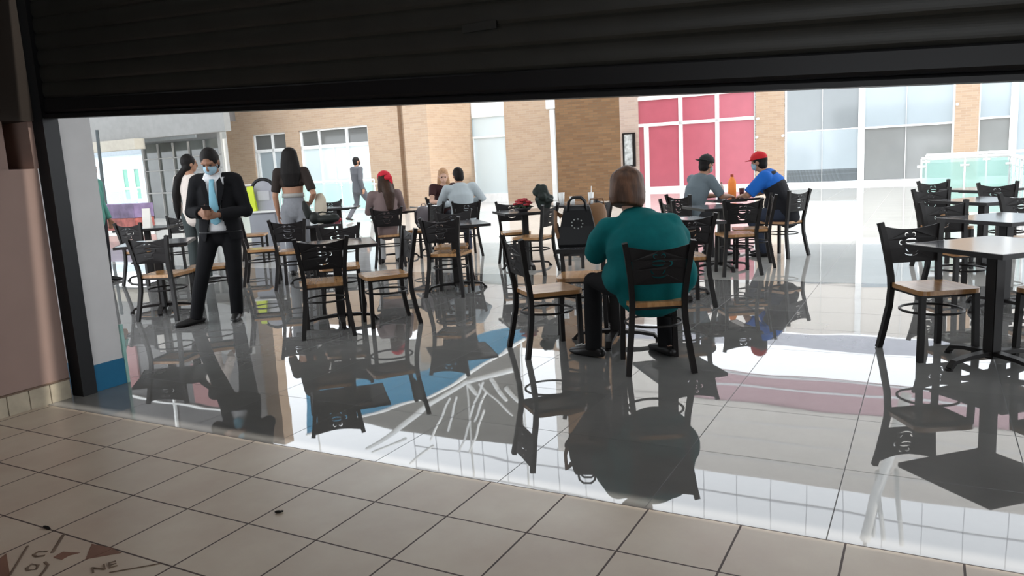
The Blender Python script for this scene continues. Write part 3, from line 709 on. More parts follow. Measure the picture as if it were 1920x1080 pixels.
def person(label, loc, deg, J, skin, fat=1.0, belly=0, top=None, sleeve=1.0, bottom=None, bottom_len=1.0, shoes=SHOE, hair=None, hair_len=0, hair_wide=1.0,
           mask=None, curl=(.5, .5), thick=1.0, top_low=None, vs=.008, extra=None, shoe_sole=None, hair_tail=None, smooth=5):
    r = thing('person', label, 'person', loc, math.radians(deg)); S_ = SK[skin]
    pel, ch, nk, he = J['pel'], J['chest'], J['neck'], J['head']; x, hd, z = head_axes(J)
    latv = (J['shR']-J['shL']).normalized(); lath = (J['hiR']-J['hiL']).normalized()
    mid = pel.lerp(ch, .45); fwd = latv.cross((ch-pel).normalized()); fwd = -fwd if fwd.dot(hd) < -.2 and False else fwd
    fwd = V(0, 0, 1).cross(latv); 
    # --- body: one fused surface
    bm = bmesh.new()
    low = pel-(mid-pel).normalized()*.08
    tr_ = [low, pel, mid, ch, ch.lerp(nk, .6), nk]
    rad = [(.13*fat, .10*fat), (.155*fat, .11*fat), (.13*fat, .10*fat), (.155*fat, .11*fat), (.13*fat, .085*fat), (.065, .06)]
    def torso(bm, g, front=0, lo=0, hi=6, rr=None):
        R_ = [(a+g, b+g) for a, b in (rr or rad)]
        tube(tr_[lo:hi], R_[lo:hi], bm, seg=20, lat=latv, round_caps=True)
        if belly: ell(pel.lerp(ch, .3)+fwd*.05, (.15*fat+g, .12*fat+g+belly, .17+g), bm, X=latv, Y=fwd)
    torso(bm, 0)
    for n in 'RL':
        sh, el, wr = J['sh'+n], J['el'+n], J['wr'+n]
        ell(sh, (.055*thick,)*3, bm); tube([ch.lerp(nk, .5), sh], [.06, .055*thick], bm)
        tube([sh, sh.lerp(el, .5), el, el.lerp(wr, .35), wr], [.052*thick, .046*thick, .039*thick, .038*thick, .026*thick**.5], bm, seg=12, round_caps=True)
        kk = 1 if n == 'R' else -1
        d = J['hn'+n].normalized(); side = J.get('th'+n, V(-kk*1, .2, .3) if abs(d.z) < .8 else V(0, 1, 0)); pn = J.get('pn'+n, V(0, 0, -1) if abs(d.z) < .8 else V(-kk, 0, 0))
        hand(bm, wr, d, pn, side, curl[0 if n == 'R' else 1])
        hi, kn, an, to = J['hi'+n], J['kn'+n], J['an'+n], J['to'+n].normalized()
        tube([hi, hi.lerp(kn, .5), kn, kn.lerp(an, .35), an], [.082*fat**.6, .068*fat**.6, .052, .051, .036], bm, seg=12, round_caps=True)
        tube([an+V(0, 0, -.02)-to*.03, an+V(0, 0, -.04)+to*.05, an+V(0, 0, -.055)+to*.11], [(.030, .030), (.032, .026), (.026, .014)], bm, seg=10, lat=to.cross(V(0, 0, 1)), round_caps=True)
    nb = he-z*.09-hd*.015
    tube([nk-(nb-nk)*.3, nk, nb, he-z*.02-hd*.01], [.062, .056, .053, .05], bm, seg=12)
    ell(he+z*.015-hd*.008, (.074, .093, .100), bm, X=x, Y=hd, Z=z)             # skull
    ell(he-z*.055+hd*.018, (.058, .066, .062), bm, X=x, Y=hd, Z=z)             # jaw
    ell(he-z*.092+hd*.052, (.026, .024, .02), bm, X=x, Y=hd, Z=z)              # chin
    tube([he+z*.012+hd*.078, he-z*.018+hd*.098, he-z*.034+hd*.094], [.011, .014, .016], bm, seg=8, round_caps=True)   # nose
    tube([he-x*.022-z*.062+hd*.078, he-z*.062+hd*.086, he+x*.022-z*.062+hd*.078], [.007, .010, .007], bm, seg=8, round_caps=True)   # lips
    tube([he-x*.045+z*.028+hd*.072, he+z*.030+hd*.087, he+x*.045+z*.028+hd*.072], .010, bm, seg=8, round_caps=True)   # brow
    for k in (-1, 1): ell(he+x*k*.076-z*.012-hd*.008, (.012, .024, .032), bm, X=x, Y=hd, Z=z)
    vox('body', bm, S_, r, vs, 3)
    bm = bmesh.new()
    for k in (-1, 1): ell(he+x*k*.030+z*.006+hd*.079, (.013, .008, .007), bm, X=x, Y=hd, Z=z, seg=10)
    obj('eyes', bm, EYE, r, True)
    # --- clothing
    if top:
        bm = bmesh.new(); lo = top_low if top_low is not None else 0
        torso(bm, .018, lo=lo, hi=5)
        for n in 'RL':
            sh, el, wr = J['sh'+n], J['el'+n], J['wr'+n]
            tube([ch.lerp(nk, .45), sh], [.085, .072*thick], bm)
            if sleeve > 0:
                pts = [sh, sh.lerp(el, .5), el, el.lerp(wr, .5), wr.lerp(el, .03)]; rr = [.070*thick, .063*thick, .055*thick, .050*thick, .042*thick]
                if sleeve < 1:
                    e = sh.lerp(el, sleeve*2) if sleeve < .5 else el.lerp(wr, sleeve*2-1); pts = [sh, e]; rr = [.070*thick, .062*thick]
                    if sleeve > .5: pts = [sh, el, e]; rr = [.070*thick, .057*thick, .052*thick]
                tube(pts, rr, bm, seg=14); ell(sh, (.07*thick,)*3, bm)
        if extra: extra(bm, J, r)
        vox('top', bm, top, r, .011, smooth)
    if bottom:
        bm = bmesh.new(); tube([pel+V(0, 0, .10) if pel.z > .8 else pel.lerp(ch, .3), pel, low], [(a+.012, b+.012) for a, b in (rad[2], rad[1], rad[0])], bm, seg=20, lat=lath, round_caps=True)
        for n in 'RL':
            hi, kn, an = J['hi'+n], J['kn'+n], J['an'+n]
            pts = [hi, hi.lerp(kn, .5), kn, kn.lerp(an, .5), an+V(0, 0, -.03)]; rr = [.105*fat**.6, .088*fat**.6, .070, .066, .060]
            if bottom_len < 1:
                e = hi.lerp(kn, bottom_len*2); pts = [hi, e]; rr = [.105*fat**.6, .088*fat**.6]
            tube(pts, rr, bm, seg=14); ell(hi, (.10*fat**.6,)*3, bm)
            if bottom_len >= 1: ell(kn, (.069,)*3, bm)
        vox('trousers' if bottom_len >= 1 else 'shorts', bm, bottom, r, .011, 5)
    for n in 'RL':
        an, to = J['an'+n], J['to'+n].normalized(); b0 = V(an.x, an.y, an.z)
        bm = tube([b0-to*.065+V(0, 0, -.045), b0-to*.02+V(0, 0, -.035), b0+to*.07+V(0, 0, -.045), b0+to*.165+V(0, 0, -.055), b0+to*.20+V(0, 0, -.058)], [(.036, .032), (.044, .044), (.047, .036), (.043, .025), (.026, .018)], seg=12, lat=to.cross(V(0, 0, 1)), round_caps=True)
        for v in bm.verts: v.co.z = max(v.co.z, an.z-.08)
        sh_ = obj('shoe', bm, shoes, r, True)
        if shoe_sole:
            bm = tube([b0-to*.09+V(0, 0, -.068), b0+to*.05+V(0, 0, -.068), b0+to*.21+V(0, 0, -.068)], [(.03, .012), (.05, .012), (.03, .012)], seg=12, lat=to.cross(V(0, 0, 1))); obj('sole', bm, shoe_sole, sh_)
    # --- hair
    if hair:
        bm = bmesh.new(); w_ = hair_wide
        ell(he+z*.030-hd*.022, (.086*w_, .099, .105), bm, X=x, Y=hd, Z=z)
        ell(he-z*.030-hd*.045, (.078*w_, .062, .085), bm, X=x, Y=hd, Z=z)
        if hair_len:
            b = he-hd*.055; dn = V(0, 0, -1); back = -V(hd.x, hd.y, 0).normalized()
            pts = [b+z*.05, b+dn*.08+back*.01, b+dn*(.08+hair_len*.5)+back*.055, b+dn*(.08+hair_len)+back*.06]
            tube(pts, [(.085*w_, .065), (.105*w_, .065), (.115*w_, .05), (.085*w_, .028)], bm, seg=16, lat=x, round_caps=True)
        if hair_tail: hair_tail(bm, he, x, hd, z)
        vox('hair', bm, hair, r, .009, 3)
    if mask:
        bm = bmesh.new(); ell(he-z*.050+hd*.040, (.062, .062, .058), bm, X=x, Y=hd, Z=z); ell(he-z*.02+hd*.075, (.026, .032, .03), bm, X=x, Y=hd, Z=z)
        mk = vox('face_mask', bm, mask, r, .008, 3)
        bm = bmesh.new()
        for k in (-1, 1): tube([he+x*k*.055-z*.03+hd*.06, he+x*k*.082-z*.005-hd*.01, he+x*k*.055-z*.075+hd*.05], .003, bm, seg=6)
        obj('ear_loop', bm, mask, mk)
    return r
def cap(r, J, m, brim_dir=1, name='cap'):
    x, hd, z = head_axes(J); he = J['head']; bm = ell(he+z*.045-hd*.010, (.094, .110, .094), X=x, Y=hd, Z=z, seg=20)
    bmesh.ops.bisect_plane(bm, geom=bm.verts[:]+bm.edges[:]+bm.faces[:], plane_co=he+z*.035, plane_no=z, clear_inner=True)
    bmesh.ops.holes_fill(bm, edges=bm.edges[:]); o = obj(name, bm, m, r, True)
    c = he+z*.042+hd*brim_dir*.085
    bm = tube([c-x*.07-hd*brim_dir*.01, c-x*.04+hd*brim_dir*.03, c+x*.04+hd*brim_dir*.03, c+x*.07-hd*brim_dir*.01], [(.035, .006), (.05, .006), (.05, .006), (.035, .006)], seg=12, lat=hd, round_caps=True)
    obj('cap_brim', bm, m, o, True); bm = ell(he+z*.14-hd*.01, (.009, .009, .006), X=x, Y=hd, Z=z, seg=8); obj('cap_button', bm, m, o, True)
    return o

# --- standing man in black suit with phone
SUIT = mat('black_suit_cloth', (.006, .006, .007), .9, 0, .15, var=.15); SHIRT = mat('white_shirt', (.62, .62, .63), .8)
def suit_man():
    J = stand(1.0)
    J['head'] = V(.0, .10, 1.545); J['neck'] = V(0, .015, 1.42); J['hd'] = V(.06, .86, -.50); J['shR'] = V(.168, 0, 1.365); J['shL'] = V(-.18, -.01, 1.365)
    J['elR'] = V(.235, .04, 1.085); J['elL'] = V(-.265, .02, 1.07); J['wrR'] = V(.075, .27, 1.075); J['wrL'] = V(-.06, .275, 1.05)
    J['hnR'] = V(-.55, .75, .12); J['hnL'] = V(.75, .55, .02); J['thR'] = V(0, .1, 1); J['thL'] = V(0, .1, 1); J['pnR'] = V(-1, 0, .3); J['pnL'] = V(0, -.6, 1)
    J['anR'] = V(.30, .10, .08); J['knR'] = V(.19, .09, .49); J['toR'] = V(.75, .75, 0); J['anL'] = V(-.05, -.06, .08); J['knL'] = V(-.09, .0, .49); J['toL'] = V(-.12, 1, 0)
    g = G(433, 600)
    r = person('man in black suit, pale blue tie and mask, looking down at his phone', (g.x, g.y, 0), 184, J, 'dark', 1.0, 0, top_low=1, top=SHIRT, sleeve=.9, bottom=SUIT, hair=HAIRB, mask=MASKB, curl=(1.1, .9), vs=.007)
    # open jacket over the shirt
    bm = bmesh.new(); pel, ch, nk = J['pel'], J['chest'], J['neck']
    tube([pel-V(0, 0, .17), pel, pel.lerp(ch, .45), ch, ch.lerp(nk, .62)], [(.205, .160), (.198, .156), (.178, .146), (.188, .142), (.14, .10)], bm, seg=24, lat=(1, 0, 0), round_caps=True)
    for n in 'RL':
        sh, el, wr = J['sh'+n], J['el'+n], J['wr'+n]
        tube([ch.lerp(nk, .5), sh], [.10, .085], bm); ell(sh, (.076, .078, .072), bm)
        tube([sh, sh.lerp(el, .5), el, el.lerp(wr, .5), wr.lerp(el, .10)], [.077, .073, .066, .060, .052], bm, seg=14); ell(el, (.068,)*3, bm)
    def cut(c):
        if c.z > .795 and (c.y < .045 or abs(c.x) > .17): return False
        wv = .048+max(0, c.z-1.05)*.15 if c.z > 1.05 else .048+(1.05-c.z)*.28
        return c.z < .795 or (abs(c.x+.01) < wv and c.y > .05 and c.z < 1.40 and c.y < .20)
    jk = vox('jacket', bm, SUIT, r, .011, 5, cut=cut)
    so_ = jk.modifiers.new('thickness', 'SOLIDIFY'); so_.thickness = .006
    for k in (-1, 1):        # lapels, collar
        bm = prism([(k*.035-.01, 1.06), (k*.105-.01, 1.30), (k*.085, 1.40), (k*.05, 1.36)], 0, .008, axes='xz')
        for v in bm.verts: v.co.y += .150-.10*max(0, v.co.z-1.24)-(abs(v.co.x)*.15)
        obj('lapel', bm, SUIT, jk)
        bm = prism([(k*.012, 1.375), (k*.06, 1.36), (k*.075, 1.42), (k*.03, 1.43)], 0, .008, axes='xz')
        for v in bm.verts: v.co.y += .075+(1.42-v.co.z)*.4
        obj('shirt_collar', bm, SHIRT, r)
    tp = [(-.0, .105, 1.38), (-.0, .135, 1.33), (-.005, .150, 1.22), (-.01, .160, 1.10), (-.012, .165, .98), (-.012, .162, .955)]
    obj('tie', tube(tp, [(.024, .008), (.022, .007), (.034, .006), (.044, .006), (.048, .006), (.01, .005)], seg=10, lat=(1, 0, 0)), mat('pale_blue_tie', (.15, .33, .41), .6), r, True)
    obj('belt', tube([(.183*math.cos(a), .138*math.sin(a)+.003, .880) for a in [2*PI*k/24 for k in range(24)]], [(.012, .018)]*24, closed=True, seg=8, lat=(0, 0, 1)), BLACK, r)
    ph = thing('smartphone', 'dark smartphone held by the man in the black suit', 'phone', (0, 0, 0))
    rot = Matrix.Rotation(math.radians(184), 4, 'Z'); p = rot @ V(.0, .335, 1.105)
    ph.location = (g.x+p.x, g.y+p.y, p.z); ph.rotation_euler = (math.radians(38), 0, math.radians(184))
    obj('phone_body', B(-.037, .037, -.075, .075, -.0045, .004), BLACK, ph, bevel=.004)
    obj('screen', B(-.034, .034, -.071, .071, .0041, .0046), mat('dark_screen', (.02, .025, .03), .1), ph)
suit_man()

# --- woman in cream hoodie, long black hair
def hoodie_woman():
    J = stand(1.0); J['hd'] = V(.55, .8, .02); J['elL'] = V(-.25, -.02, 1.12); J['wrL'] = V(-.23, .06, .90); J['elR'] = V(.25, .10, 1.14); J['wrR'] = V(.10, .30, 1.12)
    J['hnR'] = V(-.3, 1, .2)
    def ex(bm, J, r):
        ell(V(0, -.085, 1.42), (.15, .085, .09), bm); tube([V(0, 0, .86), V(0, 0, 1.0)], [(.20, .15), (.19, .14)], bm, seg=18, lat=(1, 0, 0))
    def tail(bm, he, x, hd, z):
        tube([he-x*.05+V(0, -.05, -.05), V(-.13, -.08, 1.40), V(-.20, -.06, 1.2), V(-.235, -.03, 1.02), V(-.24, -.03, .88)], [.05, .06, .06, .05, .025], bm, seg=12, round_caps=True)
    person('woman in cream hoodie with long black hair behind the suited man', (AY(354, 312, 10.6).x, 10.6, 0), -14, J, 'tan', .95, top=mat('cream_hoodie', (.60, .53, .48), .9, bump=.2, scale=25), bottom=mat('grey_green_jeans', (.045, .055, .055), .85),
           hair=HAIRB, hair_wide=1.05, hair_tail=tail, shoes=mat('white_sneaker', (.5, .5, .5), .6), shoe_sole=BLACK)
hoodie_woman()

# --- woman with long dark hair, crop top, grey high waist jeans
def dark_hair_woman():
    J = stand(1.01); J['hd'] = V(-.1, 1, -.05); J['elL'] = V(-.235, -.04, 1.10); J['wrL'] = V(-.235, .04, .84); J['elR'] = V(.29, -.08, 1.11); J['wrR'] = V(.20, .10, .98); J['hnR'] = V(-.6, .7, -.2)
    r = person('woman with long dark hair seen from behind in dark top and grey jeans', (-2.92, 10.62, 0), 3, J, 'tan', 1.0, top=mat('dark_brown_top', (.022, .015, .012), .85), sleeve=.42, top_low=3,
               bottom=mat('grey_denim', (.20, .205, .22), .85, bump=.15, scale=30), hair=HAIRB, hair_len=.30, hair_wide=1.2)
    bm = tube([J['pel']+V(0, 0, .135), J['pel']+V(0, 0, .19)], [(.150, .118), (.146, .114)], seg=24, lat=(1, 0, 0)); obj('undershirt_hem', bm, mat('grey_hem', (.30, .29, .27), .9), r, True)
dark_hair_woman()
def shoulder_bag():
    p = V(-2.58, 10.68, .83); t = thing('shoulder_bag', 'beige bag hanging at the right hip of the long-haired woman', 'bag', p)
    bm = tube([(0, 0, 0), (0, 0, .05), (.01, 0, .20), (.0, 0, .25)], [(.07, .04), (.085, .05), (.075, .045), (.055, .03)], seg=16, round_caps=True); obj('bag_body', bm, mat('beige_bag', (.48, .42, .33), .7), t, True)
    obj('strap', tube([(-.04, 0, .25), (-.08, .0, .40), (-.10, -.01, .56)], .009, seg=6), mat('beige_strap', (.40, .34, .26), .7), t)
shoulder_bag()

# --- man walking far behind in grey suit
def walking_man():
    J = stand(1.01); J['hd'] = V(.25, 1, 0); J['knR'] = V(.09, .26, .50); J['anR'] = V(.09, .36, .10); J['knL'] = V(-.09, -.02, .48); J['anL'] = V(-.09, -.34, .12); J['toL'] = V(0, 1, -.3)
    J['elR'] = V(.24, -.10, 1.12); J['wrR'] = V(.23, -.02, .87); J['elL'] = V(-.23, .03, 1.12); J['wrL'] = V(-.21, .2, .92)
    g = G(677, 414)
    GS = mat('grey_suit_cloth', (.075, .078, .088), .8)
    def ex(bm, J, r): tube([V(0, 0, .78), V(0, 0, 1.0)], [(.205, .15), (.185, .135)], bm, seg=18, lat=(1, 0, 0))
    person('man in grey suit and black mask walking past the far windows', (g.x, g.y, 0), -42, J, 'tan', 1.12, top=GS, bottom=GS, hair=HAIRB, mask=MASKK, extra=ex, vs=.009)
walking_man()

# --- young man in green jacket at the far left
def green_man():
    J = stand(1.0); J['hd'] = V(0, 1, -.1)
    r = person('young man in green and white jacket half hidden by the grey wall end', (AY(188, 325, 11.0).x-.16, 11.0, 0), -95, J, 'tan', .95, top=mat('teal_green_jacket', (.09, .27, .22), .85), bottom=mat('dark_trousers', (.02, .02, .024), .8), hair=HAIRB)
    obj('jacket_stripe', tube([(.255, -.01, 1.30), (.29, -.03, 1.12), (.285, .03, .98)], .018, seg=8), WHITE, r)
green_man()

# --- seated woman with red headscarf
def red_scarf_woman():
    J = seat(.05); J['hd'] = V(-.35, 1, -.25); J['elL'] = V(-.26, .10, .78); J['shL'] = V(-.18, .03, 1.02)
    def tail(bm, he, x, hd, z): tube([he+V(.03, -.06, -.04), V(.07, -.14, 1.02), V(.07, -.16, .84)], [.08, .085, .05], bm, seg=12, round_caps=True)
    r = person('seated woman with red headscarf and long dark hair seen from behind', (-1.75, 11.12, 0), 6, J, 'tan', 1.0, top=mat('mauve_grey_top', (.17, .12, .115), .85), bottom=mat('white_trousers', (.52, .52, .52), .85), hair=HAIRD, hair_len=.30, hair_wide=1.15, hair_tail=tail)
    x, hd, z = head_axes(J); he = J['head']
    bm = ell(he+z*.05-hd*.025, (.100, .112, .095), X=x, Y=hd, Z=z); bmesh.ops.bisect_plane(bm, geom=bm.verts[:]+bm.edges[:]+bm.faces[:], plane_co=he+z*.02-hd*.02, plane_no=(z+hd*.35).normalized(), clear_inner=True)
    bmesh.ops.holes_fill(bm, edges=bm.edges[:]); RS = mat('red_scarf', (.50, .018, .035), .8); o = obj('headscarf', bm, RS, r, True)
    bm = ell(he-hd*.12+z*.02+x*.03, (.06, .035, .04), X=x, Y=hd, Z=z); ell(he-hd*.11-z*.03+x*.06, (.035, .03, .06), bm, X=x, Y=hd, Z=z); obj('scarf_knot', bm, RS, o, True)
red_scarf_woman()

# --- couple at the white paper table
def pale_shirt_man():
    J = seat(.10); J['hd'] = V(-.15, 1, -.35); J['elR'] = V(.34, .05, .86); J['wrR'] = V(.22, .30, .80); J['shR'] = V(.20, .08, 1.04); J['shL'] = V(-.20, .08, 1.02); J['elL'] = V(-.30, .22, .80); J['wrL'] = V(-.12, .44, .785)
    person('seated man in pale blue-grey shirt with black hair, his back turned', (-.70, 11.9, 0), 14, J, 'tan', 1.18, top=mat('pale_blue_shirt', (.36, .40, .42), .85), bottom=mat('navy_trousers', (.03, .035, .06), .85), hair=HAIRB, thick=1.15)
pale_shirt_man()
def fair_woman():
    J = seat(.12); J['hd'] = V(.1, 1, -.4)
    person('fair-haired woman in dark top facing the viewer beside the brick pier', (-1.10, 13.32, 0), 192, J, 'fair', .95, top=mat('dark_wine_top', (.035, .012, .012), .85), sleeve=.3, bottom=mat('dark_jeans', (.03, .03, .04), .85), hair=HAIRF, hair_len=.22)
fair_woman()

# --- man in grey cap, man in red cap
def grey_cap_man():
    J = seat(.13); J['hd'] = V(0, 1, -.22)
    r = person('seated man in dark grey cap and blue-grey T-shirt facing right', (2.46, 10.18, 0), -62, J, 'tan', 1.08, top=mat('blue_grey_tshirt', (.13, .16, .18), .9), sleeve=.45, bottom=mat('charcoal_trousers', (.02, .02, .022), .85), hair=HAIRB, mask=mat('grey_mask', (.35, .40, .38), .85))
    cap(r, J, mat('dark_grey_cap', (.022, .023, .022), .85), -1)
grey_cap_man()
def red_cap_man():
    J = seat(.17); J['hd'] = V(.12, 1, -.18); J['elR'] = V(.27, .30, .82); J['elL'] = V(-.26, .36, .81); J['wrR'] = V(.06, .44, .80); J['wrL'] = V(-.06, .46, .79)
    J['anL'] = V(-.13, .16, .08); J['anR'] = V(.13, .22, .08)
    r = person('seated man in red cap and blue and black T-shirt facing left', (3.53, 9.95, 0), 58, J, 'tan', 1.22, .02, top=mat('black_tshirt', (.010, .010, .013), .85), sleeve=.46, bottom=mat('dark_blue_jeans', (.025, .032, .052), .85), hair=HAIRB, mask=MASKB, thick=1.15)
    cap(r, J, mat('red_cap_cloth', (.50, .016, .022), .8), 1)
    BT = mat('royal_blue_cloth', (.010, .11, .44), .85); ch, nk = J['chest'], J['neck']; bm = bmesh.new()
    tube([ch.lerp(nk, .25), ch.lerp(nk, .66)], [(.215, .152), (.165, .118)], bm, seg=20, lat=(1, 0, 0), round_caps=True)
    for n in 'RL':
        sh, el = J['sh'+n], J['el'+n]; tube([ch.lerp(nk, .5), sh], [.09, .088], bm); ell(sh, (.088,)*3, bm); tube([sh, sh.lerp(el, .93)], [.088, .080], bm, seg=14)
    vox('blue_yoke', bm, BT, r, .011, 4)
red_cap_man()

# --- large woman in teal blouse
TEAL = mat('teal_blouse', (.003, .105, .110), .8, 0, .12, .12, 12, .25)
def teal_woman():
    J = seat(.16); J['pel'] = V(.02, .02, .60); J['chest'] = V(.0, .10, .83); J['neck'] = V(-.08, .20, 1.00); J['head'] = V(-.105, .24, 1.195); J['hd'] = V(-.12, 1, -.28); J['hu'] = V(.08, 0, 1)
    J['shR'] = V(.16, .12, .925); J['shL'] = V(-.255, .16, .915); J['elR'] = V(.24, .24, .74); J['elL'] = V(-.29, .28, .76); J['wrR'] = V(.10, .54, .80); J['wrL'] = V(-.22, .56, .80)
    J['hiL'] = V(-.16, .06, .56); J['hiR'] = V(.14, .06, .56); J['knL'] = V(-.33, .38, .53); J['anL'] = V(-.35, .33, .08); J['knR'] = V(.20, .42, .53); J['anR'] = V(.15, .24, .08); J['toL'] = V(-.55, .6, 0); J['toR'] = V(-.3, 1, 0)
    def ex(bm, J, r):
        C = [(.01, .05, .50), (.01, .045, .60), (.0, .06, .72), (-.025, .085, .83), (-.05, .125, .915), (-.075, .165, .962)]
        tube(C, [(.25, .185), (.29, .20), (.285, .195), (.28, .18), (.235, .145), (.12, .10)], bm, seg=28, lat=(1, .05, 0), round_caps=True)
        ell(V(-.225, .10, .60), (.09, .17, .12), bm); ell(V(.235, .08, .60), (.085, .16, .13), bm)
        tube([V(-.245, .15, .905), V(-.30, .20, .83), V(-.315, .28, .75)], [.095, .095, .085], bm, seg=16, round_caps=True)
        tube([V(.14, .11, .915), V(.215, .17, .83), V(.255, .26, .75)], [.095, .10, .085], bm, seg=16, round_caps=True)
    def tail(bm, he, x, hd, z):
        ell(he-hd*.02+z*.03, (.118, .112, .095), bm, X=x, Y=hd, Z=z); tube([he-hd*.02+z*.045, he-hd*.025-z*.04, he-hd*.03-z*.10-x*.006, he-hd*.03-z*.148-x*.012], [(.112, .104), (.124, .104), (.126, .096), (.106, .082)], bm, seg=20, lat=x, round_caps=False)
    r = person('large woman in teal blouse with copper-brown bob seated with her back turned', (.93, 5.02, 0), 4, J, 'fair', 1.1, 0, top=TEAL, sleeve=1, bottom=mat('black_leggings', (.008, .008, .009), .9, 0, .2), hair=HAIRC, hair_wide=1.14, hair_tail=tail, thick=1.2, extra=ex, vs=.007, smooth=12)
    bm = bmesh.new()
    for k in (-.02, .02): tube([J['anL']+V(-.04+k, .13, -.015), J['anL']+V(-.09+k, .14, -.03)], .008, bm, seg=6)
    obj('sandal_strap', bm, mat('silver_strap', (.6, .6, .58), .4), r)
teal_woman()

# ================================================================== THINGS ON TABLES AND FLOOR
def tote():
    t = thing('tote_bag', 'black leather tote bag standing on the teal-bloused woman\'s table', 'bag', (.515, 5.74, .751), math.radians(-8))
    LE = mat('black_leather', (.010, .010, .011), .42)
    bm = bmesh.new(); sec = [(-.135, .085, 0), (-.14, .09, .02), (-.125, .075, .15), (-.10, .05, .27), (-.09, .03, .30)]
    rings = []
    for hx, hy, z in sec: rings.append([bm.verts.new((sx*-hx, sy*hy, z)) for sx, sy in ((-1, -1), (1, -1), (1, 1), (-1, 1))])
    bm.faces.new(rings[0][::-1]); bm.faces.new(rings[-1])
    for a, b in zip(rings, rings[1:]):
        for k in range(4): bm.faces.new((a[k], a[(k+1) % 4], b[(k+1) % 4], b[k]))
    obj('bag_body', bm, LE, t, bevel=.015)
    TN = mat('tan_leather', (.24, .125, .06), .5)
    for s in (-1, 1): obj('handle', tube([(-.07, s*.045, .26), (-.06, s*.06, .33), (-.03, s*.06, .36), (.03, s*.06, .36), (.06, s*.06, .33), (.07, s*.045, .26)], .009, seg=8, round_caps=True), LE, t, True)
    obj('side_strap', tube([(-.115, 0, .22), (-.16, -.01, .27), (-.165, -.01, .14), (-.145, -.01, .06)], [(.02, .006)]*4, seg=8), TN, t)
    obj('emblem', (lambda bm: ([ell((.04*math.cos(a), -.079+.0, .17+.035*math.sin(a)), (.006, .004, .006), bm, seg=8) for a in [2*PI*k/9 for k in range(9)]], bm)[1])(bmesh.new()), mat('silver_studs', (.5, .5, .48), .3, .8), t, True)
    t2 = thing('handbag', 'brown leather bag between the black tote and the teal-bloused woman', 'bag', (.69, 5.98, .751), math.radians(10))
    bm = tube([(0, 0, .02), (0, 0, .05), (0, 0, .22), (0, 0, .27)], [(.07, .05), (.085, .055), (.08, .05), (.065, .03)], seg=16, round_caps=True); obj('bag_body', bm, TN, t2, True)
    obj('handle', tube([(-.06, 0, .27), (-.05, 0, .33), (.05, 0, .33), (.06, 0, .27)], .007, seg=8), TN, t2, True)
tote()
def bottle(name, label, loc, h, r, m, capm):
    t = thing(name, label, 'bottle', loc)
    obj('bottle_body', lathe([(r*.85, 0), (r, .01), (r, h*.62), (r*.92, h*.70), (r*.42, h*.84), (r*.36, h*.90)], seg=18), m, t, True)
    obj('bottle_cap', lathe([(r*.42, h*.90), (r*.42, h)], seg=14), capm, t, True); return t
bottle('drink_bottle', 'large orange drink bottle on the table between the capped men', (3.12, 10.72, .751), .31, .055, translucent('orange_drink', (.95, .50, .20), .6), mat('red_cap_plastic', (.5, .08, .05), .4))
bottle('milk_bottle', 'small whitish bottle left of the orange drink bottle', (3.00, 10.82, .751), .21, .035, mat('milky_plastic', (.70, .66, .64), .4), mat('pink_cap_plastic', (.6, .30, .26), .4))
def cup(label, loc, m, h=.12, r=.04, straw=False):
    t = thing('drinking_cup', label, 'cup', loc)
    obj('cup_body', lathe([(r*.75, 0), (r, h), (r*.93, h), (r*.7, .006)], seg=18), m, t, True)
    if straw: obj('straw', tube([(0, 0, .02), (.012, 0, h+.09)], .005, seg=6), WHITE, t)
    return t
cup('dark blue cup beside the whitish bottle of the capped men', (2.93, 10.66, .751), mat('blue_cup', (.03, .05, .16), .4), .11)
cup('dark red glass in front of the red-capped man', (3.22, 10.60, .751), mat('dark_red_drink', (.12, .03, .03), .2), .12)
cup('tall white cup seen behind the dark bundle', (.78, 11.1, .751), WHITE, .17, .045)
cup('white cup with straw between black tote and teal-bloused woman\'s hair', (1.20, 11.1, .751), WHITE, .15, .042, True)
cup('short white cup behind the handles of black tote', (.93, 11.05, .751), WHITE, .11, .04)
def card():
    t = thing('folded_card', 'white folded menu card standing on the far left table', 'card', (-5.06, 10.85, .751), .2)
    bm = prism([(-.075, 0), (.075, 0), (.012, .27), (-.006, .27)], -.05, .05, axes='yz')
    obj('card_sheet', bm, mat('white_card', (.75, .72, .66), .7), t, bevel=.002)
card()
def sheets():
    t = thing('paper_sheets', 'white paper sheets lying on the couple\'s table by the brick pier', 'paper', (-1.28, 12.55, .751), .3)
    for k in range(3): obj('sheet', B(-.16+k*.02, .14+k*.02, -.12+k*.015, .10+k*.015, k*.002, k*.002+.0015), mat('white_paper', (.78, .79, .80), .7), t)
sheets()
def flowers():
    t = thing('red_flowers', 'red flowers in a low dish on the table before the shaded pillar', 'flowers', (.20, 10.0, .751))
    obj('dish', lathe([(.05, 0), (.10, .03), (.11, .05), (.095, .05), (.04, .012)], seg=18), mat('dark_dish', (.03, .025, .025), .4), t, True)
    RM = mat('red_petals', (.33, .028, .035), .7, var=.3, scale=30); GM = mat('dark_leaves', (.02, .035, .018), .7)
    for k in range(11):
        a = k*2.4; rr = .02+.085*(k/11)**.6; c = V(rr*math.cos(a), rr*math.sin(a), .08+.075*(1-k/11)); bm = bmesh.new()
        for j in range(6): b = j*PI/3; ell(c+V(.022*math.cos(b), .022*math.sin(b), .004), (.021, .017, .013), bm, seg=8)
        ell(c+V(0, 0, .01), (.012, .012, .012), bm, seg=8); obj('bloom', bm, RM, t, True)
    bm = bmesh.new()
    for k in range(9): a = k*.7; tube([(0, 0, .03), (.07*math.cos(a), .07*math.sin(a), .07), (.135*math.cos(a), .135*math.sin(a), .055)], [.006, .018, .004], bm, seg=6)
    obj('leaves', bm, GM, t, True)
flowers()
